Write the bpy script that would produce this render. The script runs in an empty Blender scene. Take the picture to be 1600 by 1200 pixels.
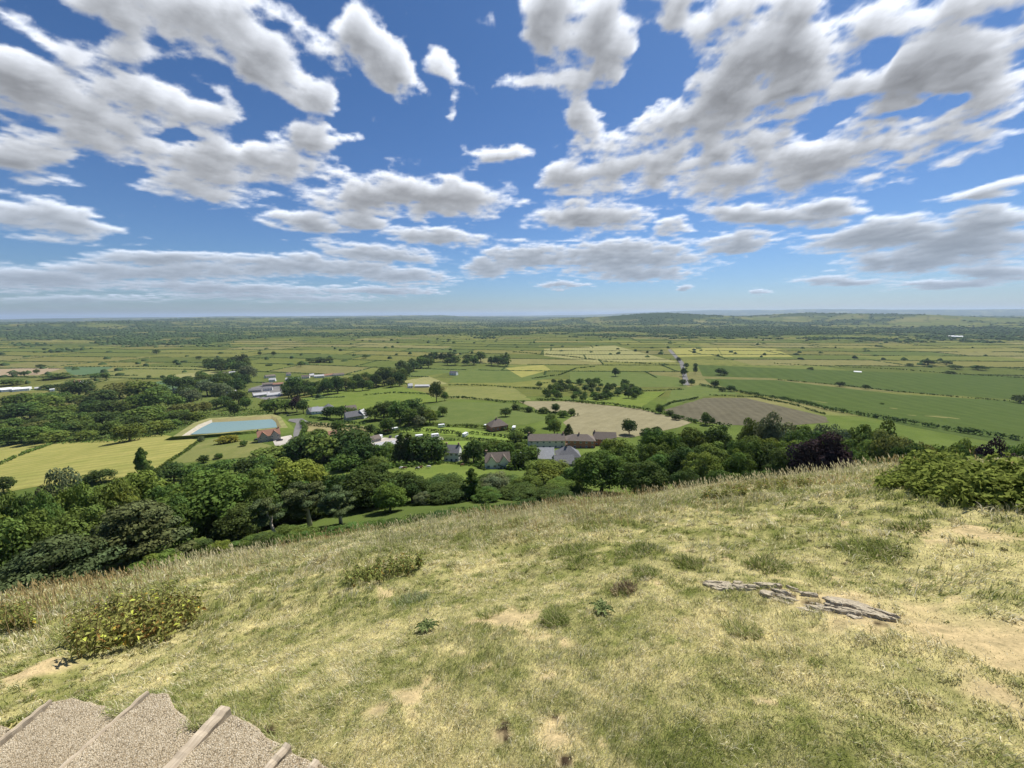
import bpy, math, random
import numpy as np
from mathutils import Vector, Matrix
from mathutils.geometry import delaunay_2d_cdt

random.seed(7)
RNG = np.random.default_rng(11)
R = math.radians
scene = bpy.context.scene
COL = scene.collection

# ------------------------------------------------------------------ camera
F = 602.0                 # focal length in photo pixels (photo 1600 x 1200)
PITCH = R(10.3)
ROLL = R(0.33)
EYE = 1.62
SUN_EL, SUN_AZ = R(56), R(38)      # azimuth measured from +Y (view) towards +X

cam_d = bpy.data.cameras.new('camera')
cam_d.sensor_width = 36.0
cam_d.lens = F / 1600 * 36.0
cam_d.clip_start = 0.05
cam_d.clip_end = 90000
cam = bpy.data.objects.new('camera', cam_d)
COL.objects.link(cam)
cam.location = (0, 0, EYE)
cam.rotation_euler = (Matrix.Rotation(R(90) - PITCH, 3, 'X') @ Matrix.Rotation(-ROLL, 3, 'Z')).to_euler()
scene.camera = cam


def pdir(px, py):
    """photo pixel -> world direction (numpy)"""
    cx = (np.asarray(px, float) - 800) / F
    cy = (600 - np.asarray(py, float)) / F
    a = -ROLL
    x = cx * math.cos(a) - cy * math.sin(a)
    y = cx * math.sin(a) + cy * math.cos(a)
    return x, math.cos(PITCH) + y * math.sin(PITCH), -math.sin(PITCH) + y * math.cos(PITCH)


# ------------------------------------------------------------------ noise
def _hash(i, j, s):
    v = np.sin(i * 127.1 + j * 311.7 + s * 74.7) * 43758.5453
    return v - np.floor(v)


def vnoise(x, y, s=0):
    xi, yi = np.floor(x), np.floor(y)
    fx, fy = x - xi, y - yi
    fx = fx * fx * (3 - 2 * fx)
    fy = fy * fy * (3 - 2 * fy)
    a, b = _hash(xi, yi, s), _hash(xi + 1, yi, s)
    c, d = _hash(xi, yi + 1, s), _hash(xi + 1, yi + 1, s)
    return (a * (1 - fx) + b * fx) * (1 - fy) + (c * (1 - fx) + d * fx) * fy


def fbm(x, y, o=4, s=0):
    t, a, n = 0, 1.0, 0
    for k in range(o):
        t = t + a * vnoise(x, y, s + k * 17)
        n += a
        a *= 0.5
        x, y = x * 2.03 + 5.2, y * 2.03 + 1.3
    return t / n


def sstep(a, b, x):
    t = np.clip((x - a) / (b - a), 0, 1)
    return t * t * (3 - 2 * t)


# ------------------------------------------------------------------ terrain height
EDGE = [(0, 936), (200, 905), (400, 866), (600, 833), (800, 804), (1000, 780), (1200, 752), (1400, 728), (1600, 722)]
_ex, _et = [], []
for _px, _py in EDGE:
    _d = pdir(_px, _py)
    _ex.append(math.atan2(_d[0], _d[1]))
    _et.append(-_d[2] / math.hypot(_d[0], _d[1]))
MR = np.array([0, 60, 80, 100, 130, 170, 235, 340, 450, 600, 800, 1100, 3000, 80000.])
MZ = np.array([-36, -38.3, -42.3, -48, -58, -70, -83, -91, -102, -121, -138, -146, -148, -150.])


def _mz(r):
    # piecewise-linear, softened by averaging
    return (np.interp(r * .93, MR, MZ) + np.interp(r, MR, MZ) * 2 + np.interp(r * 1.07, MR, MZ)) / 4


def hill_parts(x, y):
    r = np.hypot(x, y)
    th = np.arctan2(x, y)
    t = np.interp(th, _ex, _et)
    s0 = .38 * np.cos(th + R(20))
    dif = np.maximum(t - np.maximum(s0, 0), .07)
    re = 3.2 / dif
    k = 1.6 / re ** 2
    back = sstep(R(66), R(100), np.abs(th))
    k = k * (1 - back) + .003 * back
    cap = .66
    rc = np.maximum((cap - s0) / (2 * k), 1)
    rr = np.minimum(r, rc)
    zn = -(s0 * rr + k * rr * rr) - cap * np.maximum(r - rc, 0)
    return zn, r, th


def _masked(cond, x, y, fn):
    out = np.zeros(np.shape(x))
    if np.any(cond):
        out[cond] = fn(x[cond], y[cond])
    return out


def _bumps(x, y):
    r = np.hypot(x, y)
    b = (fbm(x * .55, y * .55, 3, 3) - .5) * .26 * sstep(1.5, 5, r) + (fbm(x * 2.1, y * 2.1, 3, 9) - .5) * (.10 + .16 * sstep(3.5, 7, r))
    return (b + (fbm(x * 7, y * 7, 2, 5) - .5) * .03) * sstep(60, 25, r)


def _roll(x, y):
    r = np.hypot(x, y)
    return (fbm(x / 60, y / 60, 2, 21) - .5) * 4 * sstep(90, 160, r) * sstep(900, 500, r)


RIDGES = [(20.5, 6500, 5, 700, 112), (14, 6700, 5, 700, 78), (8, 7400, 5, 700, 66), (27, 6900, 6, 800, 84), (35, 8200, 8, 900, 92), (46, 7600, 9, 900, 96), (-22, 8200, 9, 900, 40), (-46, 7600, 9, 900, 45), (-40, 11000, 20, 1800, 75), (-12, 15000, 12, 2500, 95),
          (40, 26000, 22, 4000, 300), (24, 30000, 9, 4000, 235), (-35, 24000, 30, 5000, 120)]


def _hills(x, y):
    r = np.hypot(x, y)
    th = np.arctan2(x, y)
    z = sstep(3200, 9000, r) * (fbm(x / 2600, y / 2600, 4, 31) - .30) * 120 * sstep(R(78), R(62), np.abs(th))
    for az0, r0, wa, wr, hh in RIDGES:
        z = z + hh * np.exp(-(((th - R(az0)) / R(wa)) ** 2 + ((r - r0) / wr) ** 2))
    return z


def h0(x, y):
    x = np.asarray(x, float)
    y = np.asarray(y, float)
    sh = x.shape
    x, y = np.atleast_1d(x), np.atleast_1d(y)
    zn, r, th = hill_parts(x, y)
    zn = zn + _masked(r < 60, x, y, _bumps)
    zm = _mz(r * (1 - .2 * sstep(R(0), R(50), th)))
    zm = zm - r * r / 14.6e6                    # the curve of the earth
    zm = zm + _masked((r > 90) & (r < 900), x, y, _roll) + _masked(r > 3000, x, y, _hills)
    w = 6.0
    d = zn - zm
    return (np.maximum(zn, zm) + w * np.log1p(np.exp(-np.minimum(np.abs(d) / w, 40))) * np.minimum(1, r / 40)).reshape(sh)


CARVE = []      # world polygons where the ground is cut for the steps


def in_poly(x, y, poly):
    x = np.asarray(x, float)
    y = np.asarray(y, float)
    ins = np.zeros(x.shape, bool)
    n = len(poly)
    for i in range(n):
        x0, y0 = poly[i][:2]
        x1, y1 = poly[(i + 1) % n][:2]
        if y0 == y1:
            continue
        c = ((y0 > y) != (y1 > y)) & (x < (x1 - x0) * (y - y0) / (y1 - y0) + x0)
        ins ^= c
    return ins


def h(x, y):
    z = h0(x, y)
    for p in CARVE:
        m = np.hypot(x, y) < 8
        z[m] -= .30 * in_poly(x[m], y[m], p)
    return z


_STEPS = np.exp(np.linspace(math.log(.6), math.log(60000), 430))


def unproj(px, py, rmin=0.6):
    """photo pixels -> points on the ground (the ground is hit first beyond rmin metres)"""
    px = np.atleast_1d(np.asarray(px, float))
    py = np.atleast_1d(np.asarray(py, float))
    dx, dy, dz = pdir(px, py)
    hh = np.hypot(dx, dy)
    ux, uy, uz = dx / hh, dy / hh, dz / hh
    st = _STEPS[_STEPS > rmin]
    out = np.zeros((len(px), 3))
    lo = np.full(len(px), st[0])
    hi = np.full(len(px), -1.0)
    prev = lo.copy()
    act = np.ones(len(px), bool)
    for r in st:
        idx = np.nonzero(act)[0]
        if len(idx) == 0:
            break
        below = EYE + uz[idx] * r < h0(ux[idx] * r, uy[idx] * r)
        hit = idx[below]
        lo[hit] = prev[hit]
        hi[hit] = r
        act[hit] = False
        prev[idx] = r
    hi[hi < 0] = st[-1]
    for _ in range(24):
        m = (lo + hi) / 2
        b = EYE + uz * m < h0(ux * m, uy * m)
        hi = np.where(b, m, hi)
        lo = np.where(b, lo, m)
    out[:, 0], out[:, 1] = ux * hi, uy * hi
    out[:, 2] = h0(out[:, 0], out[:, 1])
    return out


def at(px, py, rmin=0.6):
    p = unproj([px], [py], rmin)[0]
    return Vector(p)


def plane_at(px, py, z):
    dx, dy, dz = pdir(px, py)
    k = (z - EYE) / dz
    return Vector((float(dx * k), float(dy * k), z))


def depth_of(p):
    """metres along the optical axis: size in m = pixels * depth / F"""
    return p[1] * math.cos(PITCH) - (p[2] - EYE) * math.sin(PITCH)


# ------------------------------------------------------------------ mesh helpers
def mesh_np(name, verts, faces, mat=None, colors=None, smooth=False):
    """faces: list of int arrays (n,3) / (n,4)"""
    me = bpy.data.meshes.new(name)
    verts = np.asarray(verts, np.float32)
    fl = [np.asarray(f, np.int32) for f in faces if len(f)]
    me.vertices.add(len(verts))
    me.vertices.foreach_set('co', verts.ravel())
    loops = np.concatenate([f.ravel() for f in fl])
    tot = np.concatenate([np.full(len(f), f.shape[1], np.int32) for f in fl])
    start = np.concatenate([[0], np.cumsum(tot)[:-1]]).astype(np.int32)
    me.loops.add(len(loops))
    me.loops.foreach_set('vertex_index', loops)
    me.polygons.add(len(tot))
    me.polygons.foreach_set('loop_start', start)
    me.polygons.foreach_set('loop_total', tot)
    if smooth:
        me.polygons.foreach_set('use_smooth', np.ones(len(tot), bool))
    me.update(calc_edges=True)
    if colors is not None:
        ca = me.color_attributes.new('tone', 'FLOAT_COLOR', 'POINT')
        c = np.ones((len(verts), 4), np.float32)
        c[:, :3] = colors
        ca.data.foreach_set('color', c.ravel())
    if mat is not None:
        me.materials.append(mat)
    return me


def link(name, me, parent=None, kind=None):
    o = bpy.data.objects.new(name, me)
    COL.objects.link(o)
    if parent is not None:
        o.parent = parent
    if kind:
        o['kind'] = kind
    return o


def tag(o, label, cat, group=None, kind=None):
    o['label'] = label
    o['category'] = cat
    if group:
        o['group'] = group
    if kind:
        o['kind'] = kind
    return o


def thing(name, loc, label, cat, group=None, rz=0.0):
    o = bpy.data.objects.new(name, None)
    COL.objects.link(o)
    o.location = loc
    o.rotation_euler = (0, 0, rz)
    o.empty_display_size = .2
    return tag(o, label, cat, group)


class MB:
    """collects simple shapes into one mesh"""
    def __init__(self):
        self.v, self.f = [], []

    def add(self, vs, fs):
        n = len(self.v)
        self.v += [tuple(v) for v in vs]
        self.f += [[i + n for i in f] for f in fs]

    def box(self, x0, x1, y0, y1, z0, z1):
        self.add([(x0, y0, z0), (x1, y0, z0), (x1, y1, z0), (x0, y1, z0), (x0, y0, z1), (x1, y0, z1), (x1, y1, z1), (x0, y1, z1)],
                 [(0, 3, 2, 1), (4, 5, 6, 7), (0, 1, 5, 4), (1, 2, 6, 5), (2, 3, 7, 6), (3, 0, 4, 7)])

    def prism(self, poly, y0, y1):
        """poly in (x, z), extruded along y"""
        n = len(poly)
        vs = [(p[0], y0, p[1]) for p in poly] + [(p[0], y1, p[1]) for p in poly]
        fs = [tuple(range(n)), tuple(range(2 * n - 1, n - 1, -1))]
        fs += [(i, i + n, (i + 1) % n + n, (i + 1) % n) for i in range(n)]
        self.add(vs, fs)

    def tube(self, pts, rads, n=7, cap=True):
        pts = [Vector(p) for p in pts]
        vs, fs = [], []
        for i, p in enumerate(pts):
            d = (pts[min(i + 1, len(pts) - 1)] - pts[max(i - 1, 0)]).normalized()
            a = d.orthogonal().normalized()
            b = d.cross(a)
            for k in range(n):
                t = 2 * math.pi * k / n
                vs.append(p + (a * math.cos(t) + b * math.sin(t)) * rads[i])
        for i in range(len(pts) - 1):
            for k in range(n):
                fs.append((i * n + k, i * n + (k + 1) % n, (i + 1) * n + (k + 1) % n, (i + 1) * n + k))
        if cap:
            fs.append(tuple(range(n - 1, -1, -1)))
            fs.append(tuple(range((len(pts) - 1) * n, len(pts) * n)))
        self.add(vs, fs)

    def mesh(self, name, mat=None, smooth=False):
        me = bpy.data.meshes.new(name)
        me.from_pydata(self.v, [], self.f)
        me.update()
        if smooth:
            for p in me.polygons:
                p.use_smooth = True
        if mat:
            me.materials.append(mat)
        return me

    def obj(self, name, mat=None, parent=None, smooth=False):
        return link(name, self.mesh(name, mat, smooth), parent)


# ------------------------------------------------------------------ materials
def new_mat(name):
    m = bpy.data.materials.new(name)
    m.use_nodes = True
    nt = m.node_tree
    nt.nodes.clear()
    out = nt.nodes.new('ShaderNodeOutputMaterial')
    return m, nt, out


def N(nt, t, **kw):
    n = nt.nodes.new('ShaderNode' + t)
    for k, v in kw.items():
        if k in n.inputs:
            n.inputs[k].default_value = v
        else:
            setattr(n, k, v)
    return n


def noise_node(nt, coord, scale, detail=4, rough=.55, dim='3D'):
    n = N(nt, 'TexNoise', noise_dimensions=dim)
    n.inputs['Scale'].default_value = scale
    n.inputs['Detail'].default_value = detail
    n.inputs['Roughness'].default_value = rough
    nt.links.new(coord, n.inputs['Vector'])
    return n.outputs['Fac']


def ramp(nt, fac, stops):
    n = N(nt, 'ValToRGB')
    el = n.color_ramp.elements
    el[0].position, el[0].color = stops[0][0], (*stops[0][1], 1)
    el[1].position, el[1].color = stops[-1][0], (*stops[-1][1], 1)
    for p, c in stops[1:-1]:
        e = el.new(p)
        e.color = (*c, 1)
    nt.links.new(fac, n.inputs[0])
    return n.outputs[0]


def mixc(nt, fac, a, b, mode='MIX'):
    n = N(nt, 'Mix', data_type='RGBA', blend_type=mode)
    for i, v in ((0, fac), (6, a), (7, b)):
        if hasattr(v, 'is_output'):
            nt.links.new(v, n.inputs[i])
        elif i == 0:
            n.inputs[0].default_value = v
        else:
            n.inputs[i].default_value = (*v[:3], 1)
    return n.outputs[2]


def math_n(nt, op, a, b=None, c=None, clamp=False):
    n = N(nt, 'Math', operation=op, use_clamp=clamp)
    for i, v in enumerate((a, b, c)):
        if v is None:
            continue
        if hasattr(v, 'is_output'):
            nt.links.new(v, n.inputs[i])
        else:
            n.inputs[i].default_value = v
    return n.outputs[0]


def rough_mat(name, c1, c2, scale=3.0, rough=.9, bump=0.0, detail=6, spec=.2, stops=None, coord='Object'):
    m, nt, out = new_mat(name)
    tc = N(nt, 'TexCoord').outputs[coord]
    fac = noise_node(nt, tc, scale, detail, .6)
    col = ramp(nt, fac, stops or [(.3, c1), (.7, c2)])
    b = N(nt, 'BsdfPrincipled')
    b.inputs['Roughness'].default_value = rough
    b.inputs['Specular IOR Level'].default_value = spec
    nt.links.new(col, b.inputs['Base Color'])
    if bump:
        bp = N(nt, 'Bump')
        bp.inputs['Strength'].default_value = bump
        bp.inputs['Distance'].default_value = .02
        nt.links.new(fac, bp.inputs['Height'])
        nt.links.new(bp.outputs[0], b.inputs['Normal'])
    nt.links.new(b.outputs[0], out.inputs[0])
    return m


def leaf_mat(name, c, var=.35, trans=.3):
    """leaf albedo with variation from leaf to leaf and from plant to plant"""
    m, nt, out = new_mat(name)
    att = N(nt, 'Attribute', attribute_name='tone').outputs['Color']
    col = mixc(nt, 1.0, (c[0], c[1], c[2]), att, 'MULTIPLY')
    oi = N(nt, 'ObjectInfo').outputs['Random']
    hs = N(nt, 'HueSaturation')
    hs.inputs['Saturation'].default_value = 1.0
    nt.links.new(math_n(nt, 'MULTIPLY_ADD', oi, .035, .4825), hs.inputs['Hue'])
    oi2 = math_n(nt, 'FRACT', math_n(nt, 'MULTIPLY', oi, 17.31))
    nt.links.new(math_n(nt, 'MULTIPLY_ADD', oi2, var, 1 - var / 2), hs.inputs['Value'])
    nt.links.new(col, hs.inputs['Color'])
    d = N(nt, 'BsdfDiffuse')
    t = N(nt, 'BsdfTranslucent')
    mx = N(nt, 'MixShader')
    mx.inputs[0].default_value = trans
    nt.links.new(hs.outputs[0], d.inputs[0])
    nt.links.new(hs.outputs[0], t.inputs[0])
    nt.links.new(d.outputs[0], mx.inputs[1])
    nt.links.new(t.outputs[0], mx.inputs[2])
    nt.links.new(mx.outputs[0], out.inputs[0])
    return m

# ------------------------------------------------------------------ sky, sun
SKY_STRENGTH = .068
world = bpy.data.worlds.new('World')
scene.world = world
world.use_nodes = True
wt = world.node_tree
wt.nodes.clear()
w_out = wt.nodes.new('ShaderNodeOutputWorld')
sky = N(wt, 'TexSky', sky_type='NISHITA', sun_disc=False)
sky.sun_elevation = SUN_EL
sky.sun_rotation = SUN_AZ
sky.altitude = 200
sky.air_density = 1.0
sky.dust_density = .5
sky.ozone_density = 2.2
bg_sky = N(wt, 'Background')
bg_sky.inputs[1].default_value = SKY_STRENGTH
_sep = N(wt, 'SeparateXYZ')
wt.links.new(N(wt, 'TexCoord').outputs['Generated'], _sep.inputs[0])
_tint = ramp(wt, _sep.outputs[2], [(0, (.60, .76, 1.06)), (.12, (.56, .76, 1.04)), (.5, (.44, .68, .96))])
wt.links.new(mixc(wt, 1.0, sky.outputs[0], _tint, 'MULTIPLY'), bg_sky.inputs[0])

# clouds: one layer seen from below. Ellipses (photo pixel centre, half sizes, tilt in degrees) turned into sky directions.
CLOUDS = [
    (40, 125, 130, 75, 12), (170, 160, 160, 80, 18), (310, 205, 160, 80, 20), (430, 245, 100, 60, 15), (330, 280, 110, 34, 8), (500, 205, 50, 22, 20),
    (185, 25, 55, 60, 40), (140, -10, 70, 40, 0),
    (330, 30, 140, 55, 25), (430, 85, 100, 55, 32), (495, 130, 42, 26, 20),
    (582, 45, 50, 50, 20), (612, 98, 46, 38, 40), (700, 115, 32, 30, 30), (694, 155, 17, 24, 0),
    (775, 232, 42, 15, 0), (15, 235, 100, 44, 15), (80, 340, 120, 32, 8),
    (600, 298, 130, 36, -4), (690, 308, 95, 36, 4), (475, 342, 68, 20, 8), (555, 340, 50, 20, 5), (690, 367, 92, 17, 5),
    (590, 392, 110, 18, 6), (620, 428, 95, 18, 4), (470, 412, 190, 20, 2), (250, 420, 250, 20, 0), (60, 430, 170, 24, 0), (330, 447, 240, 12, 2),
    (830, 402, 95, 26, 0), (970, 405, 150, 32, 0), (1150, 382, 75, 22, -8), (1000, 428, 100, 16, 0), (765, 415, 50, 20, 0),
    (935, 338, 98, 32, 0), (1056, 352, 30, 24, 0),
    (930, 50, 105, 80, 20), (985, 120, 75, 60, 60), (1060, 20, 80, 60, 0), (905, 275, 70, 30, -12), (1000, 245, 130, 55, -20),
    (1110, 170, 150, 100, -15), (1230, 110, 190, 110, -10), (1150, 40, 140, 50, -10), (1420, 130, 190, 80, -20), (1530, 70, 130, 110, -10), (1330, 25, 160, 45, 0),
    (1300, 245, 240, 48, -14), (1480, 215, 190, 50, -16), (1160, 270, 120, 36, -6), (930, 170, 60, 45, 60),
    (1190, 335, 98, 22, 3), (1300, 325, 70, 16, 0), (1390, 368, 160, 30, -5), (1510, 385, 160, 42, -4), (1430, 412, 140, 24, -3), (1540, 345, 110, 26, -6), (1540, 300, 70, 14, -12),
    (1560, 430, 90, 16, 0),
    (120, 464, 170, 8, 0), (420, 462, 190, 7, 1), (590, 452, 110, 8, 2), (250, 398, 150, 12, 0), (1320, 442, 90, 8, 0), (1480, 448, 120, 8, 0), (1250, 345, 90, 14, 0),
    (880, 447, 45, 6, 0), (1185, 458, 18, 5, 0), (1070, 452, 12, 5, 0),
]
HOLES = [(1372, 82, 38, 28, 30), (1045, 120, 40, 30, -50), (280, 204, 26, 9, 5), (1450, 172, 55, 12, -20), (985, 155, 26, 40, 60), (1320, 180, 40, 10, -30), (1560, 262, 90, 14, -18)]


wt.links.new(bg_sky.outputs[0], w_out.inputs[0])


def ell_field(px, py, items, soft):
    tot = np.zeros_like(px)
    for cx, cy, rx, ry, rot in items:
        c, s = math.cos(R(rot)), math.sin(R(rot))
        dx, dy = px - cx, py - cy
        u = (dx * c + dy * s) / rx
        v = (-dx * s + dy * c) / ry
        q = u * u + v * v
        tot = np.maximum(tot, np.exp(-q * .62)) if soft else tot + np.exp(-q * 1.1)
    return tot


def build_sky():
    """the cloud layer, on a shell beyond the land; clear sky between the clouds is left open"""
    naz, nel = 1240, 430
    az = np.linspace(R(-78), R(78), naz)
    el = R(.3) + (R(58) - R(.3)) * np.linspace(0, 1, nel) ** 1.12
    AZ, EL = np.meshgrid(az, el)
    X, Y, Z = np.sin(AZ) * np.cos(EL), np.cos(AZ) * np.cos(EL), np.sin(EL)
    # where that direction lies among the traced cloud outlines
    fw = np.maximum(Y * math.cos(PITCH) - Z * math.sin(PITCH), .12)
    up = Y * math.sin(PITCH) + Z * math.cos(PITCH)
    px, py = 800 + F * X / fw, 600 - F * up / fw
    lz = Z + .10
    lx, ly = X / lz, Y / lz                     # position on the cloud layer
    low = sstep(40, 420, 490 - py)              # smaller ragged detail towards the horizon
    wx = (fbm(lx * 3.0, ly * 3.0, 6, 41) - .5) * 2.2
    wy = (fbm(lx * 3.0 + 31, ly * 3.0, 6, 43) - .5) * 2.2
    amp = 9 + 40 * low
    qx, qy = px + wx * amp * 1.3, py + wy * amp * .7
    B = ell_field(qx, qy, CLOUDS, True) - 1.3 * np.minimum(ell_field(qx, qy, HOLES, False), 1)
    def billow(s, o, seed):
        t, a, n = 0, 1.0, 0
        xx, yy = lx * s, ly * s
        for k in range(o):
            t = t + a * np.abs(2 * vnoise(xx, yy, seed + 7 * k) - 1)
            n += a
            a *= .55
            xx, yy = xx * 2.07 + 3.1, yy * 2.07 + 7.7
        return t / n
    bl = billow(5.5, 8, 61)
    fb = fbm(lx * 9.0, ly * 9.0, 7, 71)
    big = fbm(lx * 2.6, ly * 2.6, 3, 91)
    D = B - .555 + ((.42 - bl) * .9 + (fb - .5) * 1.0 + (big - .5) * .3) * (.36 + .64 * low)
    outside = sstep(-60, -420, py)              # above the frame: broken cloud, open around the sun
    D = D * (1 - outside) + outside * (fb * .5 + fbm(lx * 1.1, ly * 1.1, 3, 5) * .5 - .52) * 1.6
    sd = X * _sv.x + Y * _sv.y + Z * _sv.z
    D = D - 1.2 * sstep(math.cos(R(17)), math.cos(R(11)), sd)
    T = np.clip(D, 0, None)
    # light through the layer: thickness summed towards the sun
    def gather(A, dpx, dpy):
        q = (np.clip(np.round((dpx) / (R(156) / naz)).astype(int), -60, 60), np.clip(np.round(dpy / (R(58) / nel)).astype(int), -60, 60))
        ii, jj = np.meshgrid(np.arange(nel), np.arange(naz), indexing='ij')
        return A[np.clip(ii + q[1], 0, nel - 1), np.clip(jj + q[0], 0, naz - 1)]
    acc = np.zeros_like(T)
    size = .18 + .82 * low
    for k, wgt in ((.6, 1), (1.4, 1), (2.4, 1), (3.6, .9), (5.2, .8), (7.2, .6), (9.5, .5)):
        acc += wgt * gather(T, R(.22 * k) * size, R(.55 * k) * size)
    lit = np.exp(-acc * .85)
    relief = np.clip((T - gather(T, R(.5) * size, R(1.1) * size)) * 2.2, -.35, .5)
    thin = np.exp(-T * 2.6)
    val = .175 + .73 * (.68 * lit + .32 * thin) + relief * .30 * (.35 + .65 * lit)
    val = np.clip(val, .11, .84)
    right = sstep(650, 1500, px)
    val = val * (1 - .12 * right * (1 - lit)) * (1 + .05 * right * lit)
    cov = sstep(-.06, .30, D + (fb - .5) * .18) 
    cov = cov * sstep(R(.4), R(2.6), EL)
    haze = sstep(R(16), R(1.5), EL) * .55
    colr = np.stack([val * .955, val * 1.0, val * 1.085], -1)
    hz = np.array([.31, .41, .55])
    colr = colr * (1 - haze[..., None]) + (hz * (.55 + .75 * val[..., None])) * haze[..., None]
    rad = 70000.0
    idx = np.arange(naz * nel).reshape(nel, naz)
    quads = np.stack([idx[:-1, :-1], idx[:-1, 1:], idx[1:, 1:], idx[1:, :-1]], -1).reshape(-1, 4)
    cf = cov.ravel()
    quads = quads[cf[quads].max(1) > .004]
    used, inv = np.unique(quads, return_inverse=True)
    V = np.stack([X, Y, Z], -1).reshape(-1, 3)[used] * rad
    m, nt, out = new_mat('cloud')
    a1 = N(nt, 'Attribute', attribute_name='tone').outputs['Color']
    a2 = N(nt, 'Attribute', attribute_name='cover').outputs['Fac']
    em = N(nt, 'Emission')
    nt.links.new(a1, em.inputs[0])
    tr = N(nt, 'BsdfTransparent')
    mx = N(nt, 'MixShader')
    nt.links.new(a2, mx.inputs[0])
    nt.links.new(tr.outputs[0], mx.inputs[1])
    nt.links.new(em.outputs[0], mx.inputs[2])
    nt.links.new(mx.outputs[0], out.inputs[0])
    m.cycles.emission_sampling = 'NONE'
    me = mesh_np('sky', V, [inv.reshape(-1, 4)], m, np.clip(colr.reshape(-1, 3)[used], 0, 1.1), smooth=True)
    at_ = me.attributes.new('cover', 'FLOAT', 'POINT')
    at_.data.foreach_set('value', cf[used].astype(np.float32))
    link('sky', me, kind='structure')


sun_d = bpy.data.lights.new('sun', 'SUN')
sun_d.energy = 5.0
sun_d.angle = R(.53)
sun_d.color = (1.0, .95, .86)
sun = bpy.data.objects.new('sun', sun_d)
COL.objects.link(sun)
_sv = Vector((math.sin(SUN_AZ) * math.cos(SUN_EL), math.cos(SUN_AZ) * math.cos(SUN_EL), math.sin(SUN_EL)))
sun.rotation_euler = _sv.to_track_quat('Z', 'Y').to_euler()
sun.location = (0, 0, 60)

scene.view_settings.view_transform = 'Standard'
scene.view_settings.look = 'None'
scene.view_settings.exposure = 0.46
scene.view_settings.gamma = 1.0
scene.cycles.use_denoising = True
scene.cycles.max_bounces = 6
scene.cycles.diffuse_bounces = 3
scene.cycles.volume_bounces = 0
scene.cycles.transparent_max_bounces = 8
scene.cycles.use_adaptive_sampling = True
scene.cycles.adaptive_threshold = .02

build_sky()

# ------------------------------------------------------------------ colours of the ground (albedo, with some shade painted in)
TUFTS = [  # photo pixel, radius in metres, height factor: dark tussocks standing in the short turf
    (1355, 862, .34, 1.0), (1195, 882, .26, .8), (868, 972, .15, .9), (765, 962, .17, .7), (905, 880, .3, .5), (1010, 895, .2, .6), (1000, 860, .4, .6),
    (640, 940, .30, .7), (1160, 985, .17, .6), (1420, 825, .22, .7), (890, 862, .4, .7), (1075, 880, .22, .6), (975, 925, .16, .8), (1270, 800, .35, .6), (1145, 800, .45, .7)]
BARE = [(795, 965, .35), (1520, 838, .42), (786, 1150, .07), (882, 1190, .06), (600, 930, .1), (60, 1045, .22), (1330, 945, .42), (1480, 985, .42), (1560, 1000, .42), (1560, 1080, .16),
        (590, 1110, .1), (640, 1085, .12), (870, 1155, .1)]
_tp = unproj([t[0] for t in TUFTS], [t[1] for t in TUFTS])
_bp = unproj([t[0] for t in BARE], [t[1] for t in BARE])


def bare(x, y):
    b = np.zeros(np.shape(x))
    wob = 1 + (fbm(x * 5, y * 5, 4, 55) - .5) * 2.6
    for (px, py, r), p in zip(BARE, _bp):
        b = np.maximum(b, sstep(1.2, .2, np.hypot(x - p[0], y - p[1]) / r * wob))
    return b


def tuft(x, y):
    t = np.zeros(np.shape(x))
    for (px, py, r, hh), p in zip(TUFTS, _tp):
        t = np.maximum(t, hh * sstep(1.0, .35, np.hypot(x - p[0], y - p[1]) / r))
    return t


SOIL_SHADE_PX = [(790, 1128, .022), (786, 1140, .03), (792, 1152, .026), (884, 1188, .03), (868, 1122, .018), (415, 1148, .05), (405, 1160, .04), (190, 1112, .03), (292, 1118, .03), (1200, 926, .05), (1235, 934, .05), (1270, 944, .06), (1300, 952, .05), (1335, 963, .04), (1160, 921, .04), (1375, 973, .03)]  # dark soil spots, plus painted shade of turf holes and rock gaps
_hp = unproj([t[0] for t in SOIL_SHADE_PX], [t[1] for t in SOIL_SHADE_PX])


def soil_shade(x, y):
    k = np.zeros(np.shape(x))
    wob = 1 + (fbm(x * 30, y * 30, 2, 57) - .5) * 1.2
    for (px, py, r), p in zip(SOIL_SHADE_PX, _hp):
        k = np.maximum(k, sstep(1.6, .7, np.hypot(x - p[0], y - p[1]) / r * wob))
    return k


def dryness(x, y):
    """0 green .. 1 straw"""
    r = np.hypot(x, y)
    d = fbm(x * 1.3 + 40, y * 1.3, 4, 81) * .40 + fbm(x * 4.1, y * 4.1, 3, 83) * .35 + fbm(x * 13, y * 13, 2, 85) * .25
    d = (d - .5) * 2.9 + .58 - .16 * sstep(3, 8, r)
    d = d - .75 * tuft(x, y) + .7 * bare(x, y)
    return np.clip(d, 0, 1)


PAL = .70 * np.array([(.112, .150, .044), (.145, .175, .052), (.195, .205, .066), (.230, .218, .084), (.165, .188, .058), (.126, .162, .050), (.245, .228, .110), (.085, .126, .042)])  # far farmland palette, dimmed overall to carry cloud shade on the plain


def cell_coords(x, y, a, rh, s):
    u = x * math.cos(a) + y * math.sin(a)
    v = -x * math.sin(a) + y * math.cos(a)
    return u, v + 60 * np.sin(u / 700 + s) + 25 * np.sin(u / 260 + 2 * s)


CELL_A, CELL_H = R(-7), 150.0


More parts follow.
